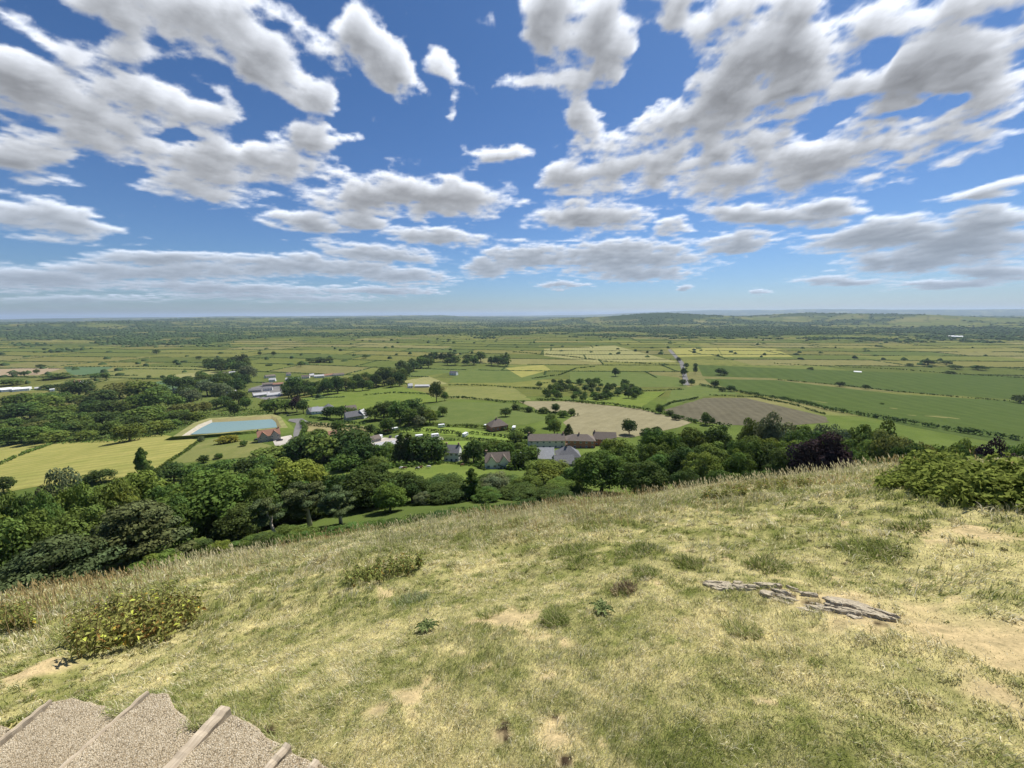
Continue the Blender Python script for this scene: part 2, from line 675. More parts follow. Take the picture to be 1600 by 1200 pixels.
def patchwork(x, y):
    """far farmland: strips cut into fields; returns colour"""
    u, v = cell_coords(x, y, CELL_A, CELL_H, 1.0)
    row = np.floor(v / CELL_H)
    w = 170 + 320 * _hash(row, row * 0 + 3, 1)
    off = 400 * _hash(row, row * 0 + 9, 2)
    colm = np.floor((u + off) / w)
    k = _hash(row, colm, 5)
    c = PAL[np.clip((k * len(PAL)).astype(int), 0, len(PAL) - 1)]
    dv = np.abs(v / CELL_H - np.round(v / CELL_H)) * CELL_H
    c = c * (.92 + .38 * _hash(row, colm, 8))[..., None]
    c = c * .62 + PAL.mean(0) * .38
    return c * (1 - .45 * sstep(4, 1.5, dv))[..., None]


def ground_color(x, y):
    r = np.hypot(x, y)
    th = np.arctan2(x, y)
    d = dryness(x, y)[..., None]
    green, straw, soil = np.array([.150, .165, .050]), np.array([.46, .40, .21]), np.array([.44, .345, .21])
    near = green * (1 - d) + straw * d
    b = bare(x, y)[..., None]
    near = near * (1 - b) + soil * b
    k = soil_shade(x, y)[..., None]
    near = near * (1 - k) + np.array([.05, .036, .026]) * k
    slope = np.array([.072, .098, .031]) * (.8 + .4 * fbm(x / 5, y / 5, 3, 4))[..., None]
    c = near * (1 - sstep(18, 40, r)[..., None]) + slope * sstep(18, 40, r)[..., None]
    mid = np.array([.095, .130, .036]) * (.75 + .5 * fbm(x / 35, y / 35, 4, 14))[..., None]
    c = c * (1 - sstep(60, 110, r)[..., None]) + mid * sstep(60, 110, r)[..., None]
    pw = patchwork(x, y)
    k = sstep(440, 520, r)[..., None]
    c = c * (1 - k) + pw * k
    # farther out: hedged, wooded country
    wood = np.array([.035, .058, .022])
    wn_ = fbm(x / 900, y / 500, 4, 23) * .6 + fbm(x / 180, y / 160, 3, 29) * .4
    thr = .60 - .145 * sstep(2500, 3600, r) - .05 * sstep(6000, 12000, r)
    k = (sstep(thr, thr + .05, wn_) * sstep(2200, 2900, r))[..., None]
    cen = np.exp(-(((th - R(20)) / R(9)) ** 2 + ((r - 6300) / 650) ** 2) * 1.3)
    k = np.maximum(k, sstep(.35, .6, cen + (fbm(x / 150, y / 150, 3, 2) - .5) * .3)[..., None])
    c = c * (1 - k) + wood * k
    return c


# ------------------------------------------------------------------ steps: pixels of the treads (cut into the ground)
STEP_TREADS = [
    [(-140, 1215), (-30, 1145), (-5, 1130), (16, 1138), (-60, 1215), (-150, 1290)],
    [(85, 1096), (112, 1091), (152, 1100), (192, 1112), (95, 1215), (-20, 1320), (-190, 1320), (10, 1160)],
    [(236, 1084), (263, 1084), (272, 1105), (290, 1120), (308, 1138), (268, 1215), (170, 1330), (-25, 1330), (85, 1203)],
    [(362, 1116), (397, 1132), (417, 1152), (446, 1166), (425, 1215), (340, 1330), (150, 1330), (268, 1203)],
    [(455, 1176), (480, 1187), (490, 1194), (450, 1265), (400, 1330), (330, 1330), (405, 1222)],
    [(500, 1192), (540, 1215), (560, 1250), (500, 1330), (400, 1330), (470, 1225)],
]
_tread_xy = []
STEP_Z = []
for _t in STEP_TREADS:
    _p = unproj([q[0] for q in _t], [q[1] for q in _t])
    STEP_Z.append(float(_p[:, 2].mean()) + .012)
_zone = unproj([-150, 0, 84, 112, 152, 182, 200, 236, 263, 290, 300, 362, 397, 440, 455, 480, 500, 560, 570, 500, 300, -60, -200], [1290, 1136, 1102, 1094, 1103, 1115, 1116, 1086, 1086, 1122, 1140, 1118, 1135, 1168, 1178, 1190, 1194, 1225, 1250, 1330, 1340, 1340, 1340])
ZONE = [(float(a[0]), float(a[1])) for a in _zone]
CARVE.append(ZONE)

# ------------------------------------------------------------------ ground sheet
def build_ground():
    az = np.concatenate([np.linspace(R(-72), R(72), 1180), np.linspace(R(72), R(288), 74)[1:-1]])
    r1 = np.exp(np.linspace(math.log(.3), math.log(60), 230))
    r2 = np.linspace(60, 300, 150)[1:]
    r3 = 1 / np.linspace(1 / 300, 1 / 4000, 330)[1:]
    r4 = np.exp(np.linspace(math.log(4000), math.log(62000), 110))[1:]
    rr = np.concatenate([r1, r2, r3, r4])
    AZ, RR = np.meshgrid(az, rr)
    X, Y = np.sin(AZ) * RR, np.cos(AZ) * RR
    Z = h(X, Y)
    na, nr = len(az), len(rr)
    idx = np.arange(na * nr).reshape(nr, na)
    nx = np.roll(idx, -1, axis=1)
    quads = np.stack([idx[:-1], nx[:-1], nx[1:], idx[1:]], -1).reshape(-1, 4)[:, ::-1]
    C = ground_color(X, Y)
    V = np.stack([X, Y, Z], -1).reshape(-1, 3)
    V = np.vstack([V, [[0, 0, float(h(np.array([0.]), np.array([0.]))[0])]]])
    tri = np.stack([idx[0], np.full(na, na * nr), nx[0]], -1)[:, ::-1]
    C = np.vstack([C.reshape(-1, 3), [[.3, .28, .13]]])
    m, nt, out = new_mat('meadow_ground')
    tc = N(nt, 'TexCoord').outputs['Object']
    a1 = N(nt, 'Attribute', attribute_name='tone').outputs['Color']
    f1 = noise_node(nt, tc, 9.0, 8, .7)
    f2 = noise_node(nt, tc, .05, 8, .6)
    f3 = noise_node(nt, tc, 55.0, 4, .7)
    c = mixc(nt, 1.0, a1, ramp(nt, f1, [(.3, (.62, .64, .6)), (.7, (1.3, 1.27, 1.2))]), 'MULTIPLY')
    c = mixc(nt, 1.0, c, ramp(nt, f2, [(.3, (.82, .86, .8)), (.7, (1.16, 1.12, 1.1))]), 'MULTIPLY')
    c = mixc(nt, 1.0, c, ramp(nt, f3, [(.3, (.8, .8, .78)), (.7, (1.2, 1.2, 1.2))]), 'MULTIPLY')
    b = N(nt, 'BsdfDiffuse')
    nt.links.new(c, b.inputs[0])
    bp = N(nt, 'Bump')
    bp.inputs['Strength'].default_value = .6
    bp.inputs['Distance'].default_value = .03
    nt.links.new(f1, bp.inputs['Height'])
    nt.links.new(bp.outputs[0], b.inputs['Normal'])
    nt.links.new(b.outputs[0], out.inputs[0])
    me = mesh_np('ground', V, [quads, tri], m, C, smooth=True)
    link('ground', me, kind='structure')


build_ground()


# ------------------------------------------------------------------ haze
def build_haze():
    mb = MB()
    s = 66000
    mb.box(-s, s, -s, s, -175, 175)
    m, nt, out = new_mat('hazy_air')
    v = N(nt, 'VolumePrincipled')
    v.inputs['Color'].default_value = (.62, .78, 1.0, 1)
    v.inputs['Density'].default_value = 3.9e-5
    v.inputs['Anisotropy'].default_value = .2
    nt.links.new(v.outputs[0], out.inputs['Volume'])
    mb.obj('haze', m)['kind'] = 'stuff'


build_haze()

# ------------------------------------------------------------------ foliage
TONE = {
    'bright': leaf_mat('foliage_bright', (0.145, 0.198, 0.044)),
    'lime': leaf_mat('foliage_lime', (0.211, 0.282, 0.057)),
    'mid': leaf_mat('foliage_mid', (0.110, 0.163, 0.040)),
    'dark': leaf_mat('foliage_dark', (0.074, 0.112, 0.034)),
    'pine': leaf_mat('foliage_pine', (0.101, 0.128, 0.053), trans=.15),
    'grey': leaf_mat('foliage_greygreen', (0.150, 0.180, 0.088)),
    'copper': leaf_mat('foliage_copper', (0.049, 0.035, 0.039), trans=.15),
    'gorse': leaf_mat('foliage_gorse', (0.220, 0.211, 0.035)),
    'olive': leaf_mat('foliage_olive', (0.158, 0.176, 0.053)),
}
BARK = rough_mat('bark', (.10, .075, .05), (.22, .18, .13), 6, .95, .6)
PALE_BARK = rough_mat('pale_bark', (.38, .33, .27), (.60, .54, .46), 5, .9, .4)


def quads_from(P, Nrm, size, rng):
    """one small face per point: square-ish leaf clump with a random turn"""
    n = len(P)
    Nrm = Nrm / np.maximum(np.linalg.norm(Nrm, axis=1, keepdims=True), 1e-6)
    t = rng.normal(size=(n, 3))
    a = np.cross(Nrm, t)
    a /= np.maximum(np.linalg.norm(a, axis=1, keepdims=True), 1e-6)
    b = np.cross(Nrm, a)
    s = (size * rng.uniform(.6, 1.35, n))[:, None] * .5
    e = rng.uniform(.55, 1.0, n)[:, None]
    V = np.stack([P - a * s, P - b * s * e, P + a * s, P + b * s * e], 1).reshape(-1, 3)
    return V, np.arange(n * 4).reshape(n, 4)


def puff_leaves(puffs, n, size, rng, squash=1.0, jit=.7):
    """puffs: (x, y, z, r). Leaves on and just under the skin of every puff"""
    puffs = np.asarray(puffs, float)
    w = puffs[:, 3] ** 2
    k = rng.choice(len(puffs), n, p=w / w.sum())
    u = rng.normal(size=(n, 3))
    u /= np.linalg.norm(u, axis=1, keepdims=True)
    flip = (u[:, 2] < -.3) & (rng.random(n) < .6)
    u[flip, 2] *= -1
    rad = puffs[k, 3] * (1 - .45 * rng.random(n) ** 2.0)
    off = u * rad[:, None]
    off[:, 2] *= squash
    P = puffs[k, :3] + off
    nr = u * np.array([1, 1, 1.0]) + rng.normal(size=(n, 3)) * jit * .6
    nr[:, 2] += .25
    tone = (.80 + .40 * rng.random(len(puffs)))[k] * (.75 + .5 * rng.random(n))
    warm = (rng.random(len(puffs)) - .5)[k] * .16
    colr = np.stack([tone * (1 + warm), tone, tone * (1 - warm)], -1)
    V, Fq = quads_from(P, nr, size, rng)
    return V, Fq, np.repeat(colr, 4, 0)


def crown_puffs(kind, rng):
    P = []
    if kind in ('round', 'oval', 'bush'):
        cz, rz, rx = {'round': (.56, .42, .46), 'oval': (.56, .44, .42), 'bush': (.44, .52, .46)}[kind]
        n = {'round': 34, 'oval': 32, 'bush': 24}[kind]
        g = rng.uniform(0, 6)
        for i in range(n):
            z = 1 - 2 * (i + .5) / n
            if kind != 'bush' and z < -.75:
                continue
            if kind == 'bush' and z < -.55:
                continue
            t = g + i * 2.39996
            q = math.sqrt(max(0, 1 - z * z))
            k = rng.uniform(.58, .88)
            k *= 1 + .14 * math.sin(2 * t + g)
            P.append((math.cos(t) * q * rx * k, math.sin(t) * q * rx * k, cz + z * rz * k, rng.uniform(.105, .19)))
        for i in range(7):
            P.append((rng.uniform(-.2, .2), rng.uniform(-.2, .2), cz + rng.uniform(-.2, .2), .2))
    elif kind == 'poplar':
        for i in range(60):
            z = rng.uniform(.05, .97)
            w = .42 * min(1, (z + .10) / .22) * (1 - z) ** .62 + .02
            t = rng.uniform(0, 6.28)
            k = rng.uniform(.2, .9)
            P.append((math.cos(t) * w * k, math.sin(t) * w * k, z, rng.uniform(.07, .14) * (1.1 - .5 * z)))
    elif kind == 'conifer':
        for i in range(46):
            z = (i + .5) / 46
            w = .46 * (1 - z) ** .8 + .03
            t = i * 2.4
            P.append((math.cos(t) * w * .75, math.sin(t) * w * .75, .07 + z * .9, .07 + .10 * (1 - z)))
    elif kind == 'openpine':
        for lay in range(6):
            z = .50 + .46 * lay / 5
            t0 = rng.uniform(0, 6.28)
            for j in range(6):
                if rng.random() < .25:
                    continue
                t = t0 + j * 1.047 + rng.uniform(-.3, .3)
                k = rng.uniform(.3, .9) * (1 - .3 * lay / 5)
                P.append((math.cos(t) * .46 * k, math.sin(t) * .46 * k, z + rng.uniform(-.04, .04), rng.uniform(.10, .17)))
    elif kind == 'pine':
        for lay in range(8):
            z = .34 + .62 * lay / 7
            m = 7 if lay < 7 else 4
            w = .47 * (.75 + .25 * math.sin(lay * 1.9 + rng.uniform(0, 2))) * (1 if lay < 5 else 1 - .24 * (lay - 4))
            t0 = rng.uniform(0, 6.28)
            for j in range(m):
                if rng.random() < .14:
                    continue
                t = t0 + j * 6.28 / m + rng.uniform(-.3, .3)
                k = rng.uniform(.35, .95)
                P.append((math.cos(t) * w * k, math.sin(t) * w * k, z + rng.uniform(-.05, .05) - .05 * k, rng.uniform(.10, .18)))
    return P


def crown_mesh(kind, seed, n, size):
    rng = np.random.default_rng(seed)
    P = crown_puffs(kind, rng)
    V, Fq, c = puff_leaves(P, n, size, rng, .42 if 'pine' in kind else .85)
    V[:, 2] = np.maximum(V[:, 2], 0.0)
    return mesh_np('crown', V, [Fq], TONE['mid'], c), P


def trunk_mesh(P, seed, kind):
    rng = np.random.default_rng(seed + 99)
    mb = MB()
    top = .9 if kind in ('conifer', 'poplar', 'pine', 'openpine') else .55
    bend = rng.uniform(-.03, .03, 2)
    k = .7 if kind == 'pine' else 1.45 if kind == 'openpine' else 1.0
    mb.tube([(0, 0, -.04), (bend[0] * .4, bend[1] * .4, top * .35), (bend[0], bend[1], top * .7), (bend[0] * .5, 0, top)],
            [.036 * k, .027 * k, .019 * k, .008], 7)
    if kind != 'bush':
        for i in rng.choice(len(P), min(7, len(P)), replace=False):
            q = P[i]
            z0 = min(top * .8, max(.2, q[2] - .22))
            mb.tube([(bend[0] * .6, bend[1] * .6, z0), (q[0] * .5, q[1] * .5, (z0 + q[2]) / 2 + .02), (q[0] * .95, q[1] * .95, q[2])], [.014 * k, .010 * k, .004 * k], 5)
    return mb.mesh('trunk', BARK, True)


PROTO = {}
def proto(kind, lod, i):
    key = (kind, lod, i)
    if key not in PROTO:
        n, size = {'near': (11000, .037), 'mid': (2000, .072), 'small': (420, .14)}[lod]
        if kind == 'pine':
            n, size = int(n * 1.1), size * .85
        cm, P = crown_mesh(kind, hash((kind, i)) % 1 + 1000 * len(kind) + i * 7 + ord(kind[0]), n, size)
        PROTO[key] = (cm, trunk_mesh(P, i, kind))
    return PROTO[key]


TREE_NAMES = {'round': 'broadleaf_tree', 'oval': 'ash_tree', 'poplar': 'poplar_tree', 'conifer': 'conifer_tree', 'pine': 'pine_tree', 'openpine': 'pine_tree', 'bush': 'shrub'}
TREE_N = {}


def tree(kind, tone, loc, width, height, label, lod='near', name=None, group=None, bark=None, rz=None, cat=None):
    cnt = TREE_N.get((kind, lod), 0)
    TREE_N[(kind, lod)] = cnt + 1
    nvar = {'near': 5, 'mid': 5, 'small': 4}[lod]
    cm, tm = proto(kind, lod, cnt % nvar)
    o = thing(name or TREE_NAMES[kind], loc, label, cat or ('bush' if kind == 'bush' else 'tree'), group, rz if rz is not None else random.uniform(0, 6.28))
    o.scale = (width, width, height)
    c = link('crown', cm, o)
    c.material_slots[0].link = 'OBJECT'
    c.material_slots[0].material = TONE[tone]
    t = link('trunk', tm, o)
    if bark:
        t.material_slots[0].link = 'OBJECT'
        t.material_slots[0].material = bark
    return o


def near_tree(px, top, wpx, r, kind, tone, label, **kw):
    """a tree whose foot the hill or other trees may hide: at r metres in the direction of px, its top seen at row top"""
    dx, dy, dz = [float(v) for v in pdir(px, top)]
    hh = math.hypot(dx, dy)
    x, y = dx / hh * r, dy / hh * r
    zg = float(h0(x, y))
    ztop = EYE + dz / hh * r
    H = max(ztop - zg, 3)
    w = wpx * depth_of((x, y, zg + H * .6)) / F
    return tree(kind, tone, (x, y, zg - .2), w, H + .2, label, **kw)


def mid_tree(px, base, wpx, hpx, kind, tone, label, lod='mid', **kw):
    p = at(px, base, 60)
    k = depth_of(p) / F
    return tree(kind, tone, (p.x, p.y, p.z - .15), wpx * k, hpx * k * 1.03, label, lod=lod, **kw)


# ------------------------------------------------------------------ hedges: leafy strips along a traced line
def hedge(pts, hgt, wid, tone, label, name='hedge', group=None, rmin=60, px_leaf=1.5, gap=0.0):
    P = unproj([p[0] for p in pts], [p[1] for p in pts], rmin)
    seg = np.linalg.norm(np.diff(P[:, :2], axis=0), axis=1)
    L = seg.sum()
    cum = np.concatenate([[0], np.cumsum(seg)])
    rng = np.random.default_rng(int(abs(pts[0][0] * 13 + pts[0][1] * 7)) + len(pts))
    n = max(4, int(L / (hgt * .55)))
    s = np.linspace(0, L, n) + rng.normal(0, hgt * .1, n)
    x, y = np.interp(s, cum, P[:, 0]), np.interp(s, cum, P[:, 1])
    keep = fbm(s / 14 + pts[0][0], s * 0 + 1, 2, 3) > gap
    x, y, s = x[keep], y[keep], s[keep]
    n = len(s)
    x = x + rng.normal(0, wid * .14, n)
    y = y + rng.normal(0, wid * .14, n)
    z = h0(x, y)
    hv = hgt * (.72 + .55 * fbm(s / 9, s * 0, 2, int(pts[0][0])))
    pu = np.stack([x, y, z + hv * .5, hv * .58], -1)
    c0 = P.mean(0)
    dep = depth_of(c0)
    leaf = max(.22, px_leaf * dep / 385)
    area = L * (hgt * 2 + wid)
    nl = int(min(5200, max(60, area / (leaf * leaf) * 1.5)))
    pu[:, :3] -= c0
    V, Fq, c = puff_leaves(pu, nl, leaf, rng, 1.0)
    o = link(name, mesh_np(name, V, [Fq], TONE[tone], c))
    o.location = c0
    return tag(o, label, 'hedge', group)

# ------------------------------------------------------------------ fields: sheets lying on the ground
def field_mat(name, c1, c2, stripes=None, amt=.10, scale=.06):
    m, nt, out = new_mat(name)
    tc = N(nt, 'TexCoord').outputs['Object']
    f = noise_node(nt, tc, scale, 8, .65)
    f2 = noise_node(nt, tc, .6, 5, .7)
    col = ramp(nt, f, [(.3, c1), (.7, c2)])
    col = mixc(nt, 1.0, col, ramp(nt, f2, [(.3, (.86, .87, .86)), (.7, (1.12, 1.1, 1.1))]), 'MULTIPLY')
    if stripes is not None:
        mp = N(nt, 'Mapping')
        mp.inputs['Rotation'].default_value = (0, 0, R(stripes[0]))
        nt.links.new(tc, mp.inputs['Vector'])
        wv = N(nt, 'TexWave', wave_type='BANDS')
        wv.inputs['Scale'].default_value = stripes[1]
        wv.inputs['Distortion'].default_value = 2.5
        wv.inputs['Detail'].default_value = 3
        nt.links.new(mp.outputs[0], wv.inputs['Vector'])
        col = mixc(nt, 1.0, col, ramp(nt, wv.outputs['Fac'], [(0, (1 - amt,) * 3), (1, (1 + amt,) * 3)]), 'MULTIPLY')
    b = N(nt, 'BsdfDiffuse')
    nt.links.new(col, b.inputs[0])
    nt.links.new(b.outputs[0], out.inputs[0])
    return m


FM = {
    'yellow': field_mat('buttercup_grass', (0.197, 0.206, 0.059), (0.277, 0.256, 0.084), (70, .035), .09),
    'olive': field_mat('olive_pasture', (0.126, 0.147, 0.046), (0.181, 0.181, 0.067)),
    'lush': field_mat('lush_pasture', (0.097, 0.139, 0.030), (0.139, 0.172, 0.042)),
    'green': field_mat('green_pasture', (0.082, 0.116, 0.035), (0.118, 0.144, 0.046)),
    'cloudshade': field_mat('cloud_shaded_ley', (0.055, 0.084, 0.025), (0.074, 0.102, 0.030), (20, .012), .05),  # cloud shade over the right-hand fields is put into this grass colour
    'hay': field_mat('mown_hay', (0.189, 0.197, 0.080), (0.252, 0.239, 0.105), (10, .03), .10),
    'plough': field_mat('dry_plough', (.185, .168, .100), (.240, .218, .132), (35, .04), .03),
    'darkplough': field_mat('dark_plough', (.092, .085, .058), (.125, .114, .078), (20, .04), .06),
    'lawn': field_mat('lawn', (0.126, 0.189, 0.038), (0.168, 0.218, 0.050)),
    'gravel': field_mat('pale_gravel', (0.302, 0.277, 0.244), (.48, .45, .40)),
    'tarmac': field_mat('worn_tarmac', (0.134, 0.134, 0.134), (0.193, 0.185, 0.176)),
    'pink': field_mat('pinkish_tilth', (0.252, 0.202, 0.134), (0.302, 0.235, 0.160)),
    'bluegreen': field_mat('bluegreen_crop', (0.071, 0.122, 0.063), (0.097, 0.147, 0.076)),
    'tan': field_mat('tan_grass', (0.210, 0.189, 0.088), (0.269, 0.235, 0.118)),
}


def sheet(name, pts, mat, lift=.12, rmin=60, step=None, edge_noise=0.0):
    # densify the pixel outline, lay it on the ground, triangulate with inner points
    q = []
    for i in range(len(pts)):
        a, b = pts[i], pts[(i + 1) % len(pts)]
        n = max(1, int(math.hypot(b[0] - a[0], b[1] - a[1]) / 12))
        for k in range(n):
            q.append((a[0] + (b[0] - a[0]) * k / n, a[1] + (b[1] - a[1]) * k / n))
    P = unproj([p[0] for p in q], [p[1] for p in q], rmin)[:, :2]
    lo, hi = P.min(0), P.max(0)
    st = step or max(6.0, float((hi - lo).max()) / 40)
    gx, gy = np.meshgrid(np.arange(lo[0], hi[0], st), np.arange(lo[1], hi[1], st))
    g = np.stack([gx.ravel(), gy.ravel()], -1)
    g = g[in_poly(g[:, 0], g[:, 1], P)]
    allp = [Vector(v) for v in P] + [Vector(v) for v in g]
    nP = len(P)
    vs, _, fs, _, _, _ = delaunay_2d_cdt(allp, [(i, (i + 1) % nP) for i in range(nP)], [list(range(nP))], 1, 1e-3)
    xy = np.array([tuple(v) for v in vs])
    z = h0(xy[:, 0], xy[:, 1]) + lift
    tris = []
    for f in fs:
        a, b, c = (xy[i] for i in f[:3])
        if (b[0] - a[0]) * (c[1] - a[1]) - (b[1] - a[1]) * (c[0] - a[0]) < 0:
            f = list(f)[::-1]
        tris.append(list(f))
    me = mesh_np(name, np.column_stack([xy, z]), [np.array(tris)], FM[mat], smooth=True)
    return link(name, me, kind='structure')


sheet('pasture', [(-60, 705), (100, 686), (250, 679), (313, 688), (300, 695), (258, 726), (230, 737), (165, 752), (105, 756), (60, 760), (15, 768), (-60, 775)], 'yellow')
sheet('pasture', [(318, 688), (345, 684), (400, 690), (445, 702), (420, 712), (370, 716), (300, 722), (262, 727)], 'olive', .13)
sheet('pasture', [(480, 732), (580, 721), (690, 721), (760, 731), (806, 745), (815, 768), (600, 760), (470, 755)], 'lush', .13)
sheet('pasture', [(478, 659), (535, 662), (582, 668), (576, 678), (476, 674)], 'tan', .13)
sheet('pasture', [(615, 667), (720, 668), (808, 683), (800, 690), (715, 681), (610, 675)], 'lawn', .13)
sheet('lawn', [(688, 690), (735, 689), (742, 701), (690, 703)], 'lawn', .16)
sheet('pasture', [(452, 629), (515, 608), (575, 605), (668, 617), (690, 626), (600, 640), (500, 638)], 'lush', .13)
sheet('pasture', [(692, 627), (800, 630), (858, 655), (820, 664), (700, 664), (640, 650)], 'green', .13)
sheet('pasture', [(580, 605), (620, 602), (673, 616), (668, 618), (575, 612)], 'lush', .16)
sheet('ploughed_field', [(810, 627), (890, 627), (1000, 639), (1082, 660), (1060, 668), (985, 684), (885, 680), (880, 660), (898, 648), (840, 641)], 'plough', .13)
sheet('ploughed_field', [(1037, 641), (1100, 622), (1165, 622), (1290, 651), (1296, 660), (1220, 666), (1130, 664), (1065, 655)], 'darkplough', .13)
sheet('pasture', [(1110, 600), (1165, 612), (1300, 640), (1430, 668), (1600, 700), (1720, 720), (1720, 640), (1600, 628), (1400, 616), (1210, 594), (1100, 592)], 'cloudshade', .13)
sheet('pasture', [(1090, 570), (1210, 575), (1400, 582), (1720, 592), (1720, 637), (1600, 625), (1400, 612), (1212, 591), (1098, 588)], 'cloudshade', .15)
sheet('pasture', [(890, 580), (970, 580), (1060, 590), (1075, 605), (1000, 605), (890, 598)], 'green', .14)
sheet('pasture', [(700, 604), (800, 604), (830, 625), (775, 626), (690, 622)], 'olive', .14)
sheet('pasture', [(910, 623), (1010, 612), (1040, 612), (1000, 638), (940, 632)], 'lush', .15)
sheet('pasture', [(1050, 610), (1100, 600), (1160, 615), (1100, 620), (1035, 638)], 'green', .16)
sheet('pasture', [(630, 595), (670, 588), (700, 600), (640, 604)], 'hay', .14)
sheet('pasture', [(625, 583), (670, 575), (740, 574), (700, 583), (640, 590)], 'green', .14)
sheet('pasture', [(720, 578), (800, 572), (870, 590), (800, 598), (700, 598)], 'green', .15)
sheet('pasture', [(790, 575), (850, 570), (860, 578), (815, 590)], 'yellow', .17)
sheet('pasture', [(1050, 545), (1120, 543), (1128, 556), (1060, 558)], 'yellow', .14)
sheet('pasture', [(1122, 543), (1210, 545), (1240, 558), (1130, 558)], 'yellow', .16)
sheet('pasture', [(850, 545), (960, 540), (1060, 566), (930, 566), (850, 556)], 'hay', .14)
sheet('pasture', [(155, 585), (200, 573), (320, 574), (310, 582), (240, 590), (170, 588)], 'olive', .14)
sheet('pasture', [(100, 573), (178, 573), (150, 586), (108, 586)], 'bluegreen', .16)
sheet('ploughed_field', [(-40, 578), (60, 575), (102, 575), (60, 586), (-40, 588)], 'pink', .14)
sheet('pasture', [(40, 605), (150, 588), (220, 590), (100, 604), (45, 612)], 'olive', .16)
sheet('pasture', [(200, 610), (215, 600), (300, 590), (330, 600), (270, 612)], 'bluegreen', .15)
sheet('pasture', [(250, 588), (330, 580), (350, 583), (280, 592)], 'hay', .17)
sheet('pasture', [(85, 640), (115, 630), (118, 640), (88, 644)], 'olive', .15)
sheet('pasture', [(0, 660), (40, 648), (50, 652), (5, 672)], 'olive', .15)
sheet('gravel_yard', [(425, 686), (455, 680), (462, 690), (450, 698), (430, 697)], 'gravel', .2)
sheet('lane', [(452, 655), (472, 654), (484, 660), (474, 663), (468, 676), (466, 690), (472, 702), (460, 704), (456, 690), (460, 670), (463, 661), (450, 658)], 'tarmac', .22)
sheet('gravel_yard', [(575, 690), (600, 684), (640, 686), (690, 683), (695, 687), (650, 690), (610, 692), (590, 700), (572, 698)], 'gravel', .2)
sheet('road', [(1043, 546), (1048, 546), (1068, 566), (1073, 585), (1078, 602), (1068, 602), (1066, 585), (1062, 568)], 'tarmac', .25)
sheet('town_yard', [(392, 606), (425, 598), (440, 606), (442, 618), (420, 626), (395, 620)], 'tarmac', .2)

# ------------------------------------------------------------------ reservoir
def build_reservoir():
    z0 = at(350, 684, 60).z
    zw, zr = z0 + .7, z0 + 1.5
    water = [(299, 679.5), (316, 669), (332, 661), (380, 658.5), (424, 656), (430, 661), (432, 668.5), (390, 672), (340, 677)]
    inner = [(284, 681), (310, 663.5), (331, 655.5), (380, 652.5), (424, 649.5), (432, 653), (440, 667.5), (390, 671.5), (340, 676.5)]
    rimo = [(270, 682), (302, 661), (326, 653.5), (380, 650), (426, 647), (438, 650.5), (450, 668), (392, 673), (340, 678)]
    foot = [(253, 685.5), (296, 659.5), (322, 652), (380, 649), (428, 646), (447, 651), (464, 675), (394, 677.5), (338, 681)]
    rings = []
    for poly, zz in ((foot, z0 - .4), (rimo, zr), (inner, zr), (water, zw - .5)):
        ring = []
        for i in range(len(poly)):
            a, b = poly[i], poly[(i + 1) % len(poly)]
            for k in range(5):
                t = k / 5
                ring.append(plane_at(a[0] + (b[0] - a[0]) * t, a[1] + (b[1] - a[1]) * t, zz))
        rings.append(ring)
    n = len(rings[0])
    for v in rings[0]:
        v.z = float(h0(v.x, v.y)) - .3
    vs = [v for r_ in rings for v in r_]
    mats = [FM['lush'], FM['hay'], rough_mat('stone_pitching', (.30, .27, .21), (.46, .42, .33), .5, .9), FM['tan']]
    me = bpy.data.meshes.new('reservoir_bank')
    fs, mi = [], []
    for k in range(3):
        for i in range(n):
            fs.append((k * n + i, k * n + (i + 1) % n, (k + 1) * n + (i + 1) % n, (k + 1) * n + i))
            side = i // 5
            mi.append(0 if k == 0 else 1 if k == 1 else (2 if side in (0, 1) else 3))
    me.from_pydata(vs, [], fs)
    for m in mats:
        me.materials.append(m)
    me.polygons.foreach_set('material_index', mi)
    me.update()
    tag(link('reservoir_bank', me), 'grassy embankment with a stone edge round the blue reservoir', 'embankment')
    m, nt, out = new_mat('reservoir_water')
    b = N(nt, 'BsdfPrincipled')
    b.inputs['Base Color'].default_value = (.15, .235, .22, 1)
    b.inputs['Roughness'].default_value = .12
    b.inputs['IOR'].default_value = 1.33
    tc = N(nt, 'TexCoord').outputs['Object']
    bp = N(nt, 'Bump')
    bp.inputs['Strength'].default_value = .25
    bp.inputs['Distance'].default_value = .1
    nt.links.new(noise_node(nt, tc, 1.2, 4, .6), bp.inputs['Height'])
    nt.links.new(bp.outputs[0], b.inputs['Normal'])
    nt.links.new(b.outputs[0], out.inputs[0])
    ring = rings[3]
    c = sum(ring, Vector()) / n
    vs = [v + (v - c).normalized() * .6 for v in ring] + [c]
    for v in vs:
        v.z = zw
    me = bpy.data.meshes.new('water')
    me.from_pydata(vs, [], [(i, (i + 1) % n, n) for i in range(n)])
    me.materials.append(m)
    me.update()
    for p in me.polygons:
        if p.normal.z < 0:
            p.flip()
    link('water', me, kind='structure')


build_reservoir()

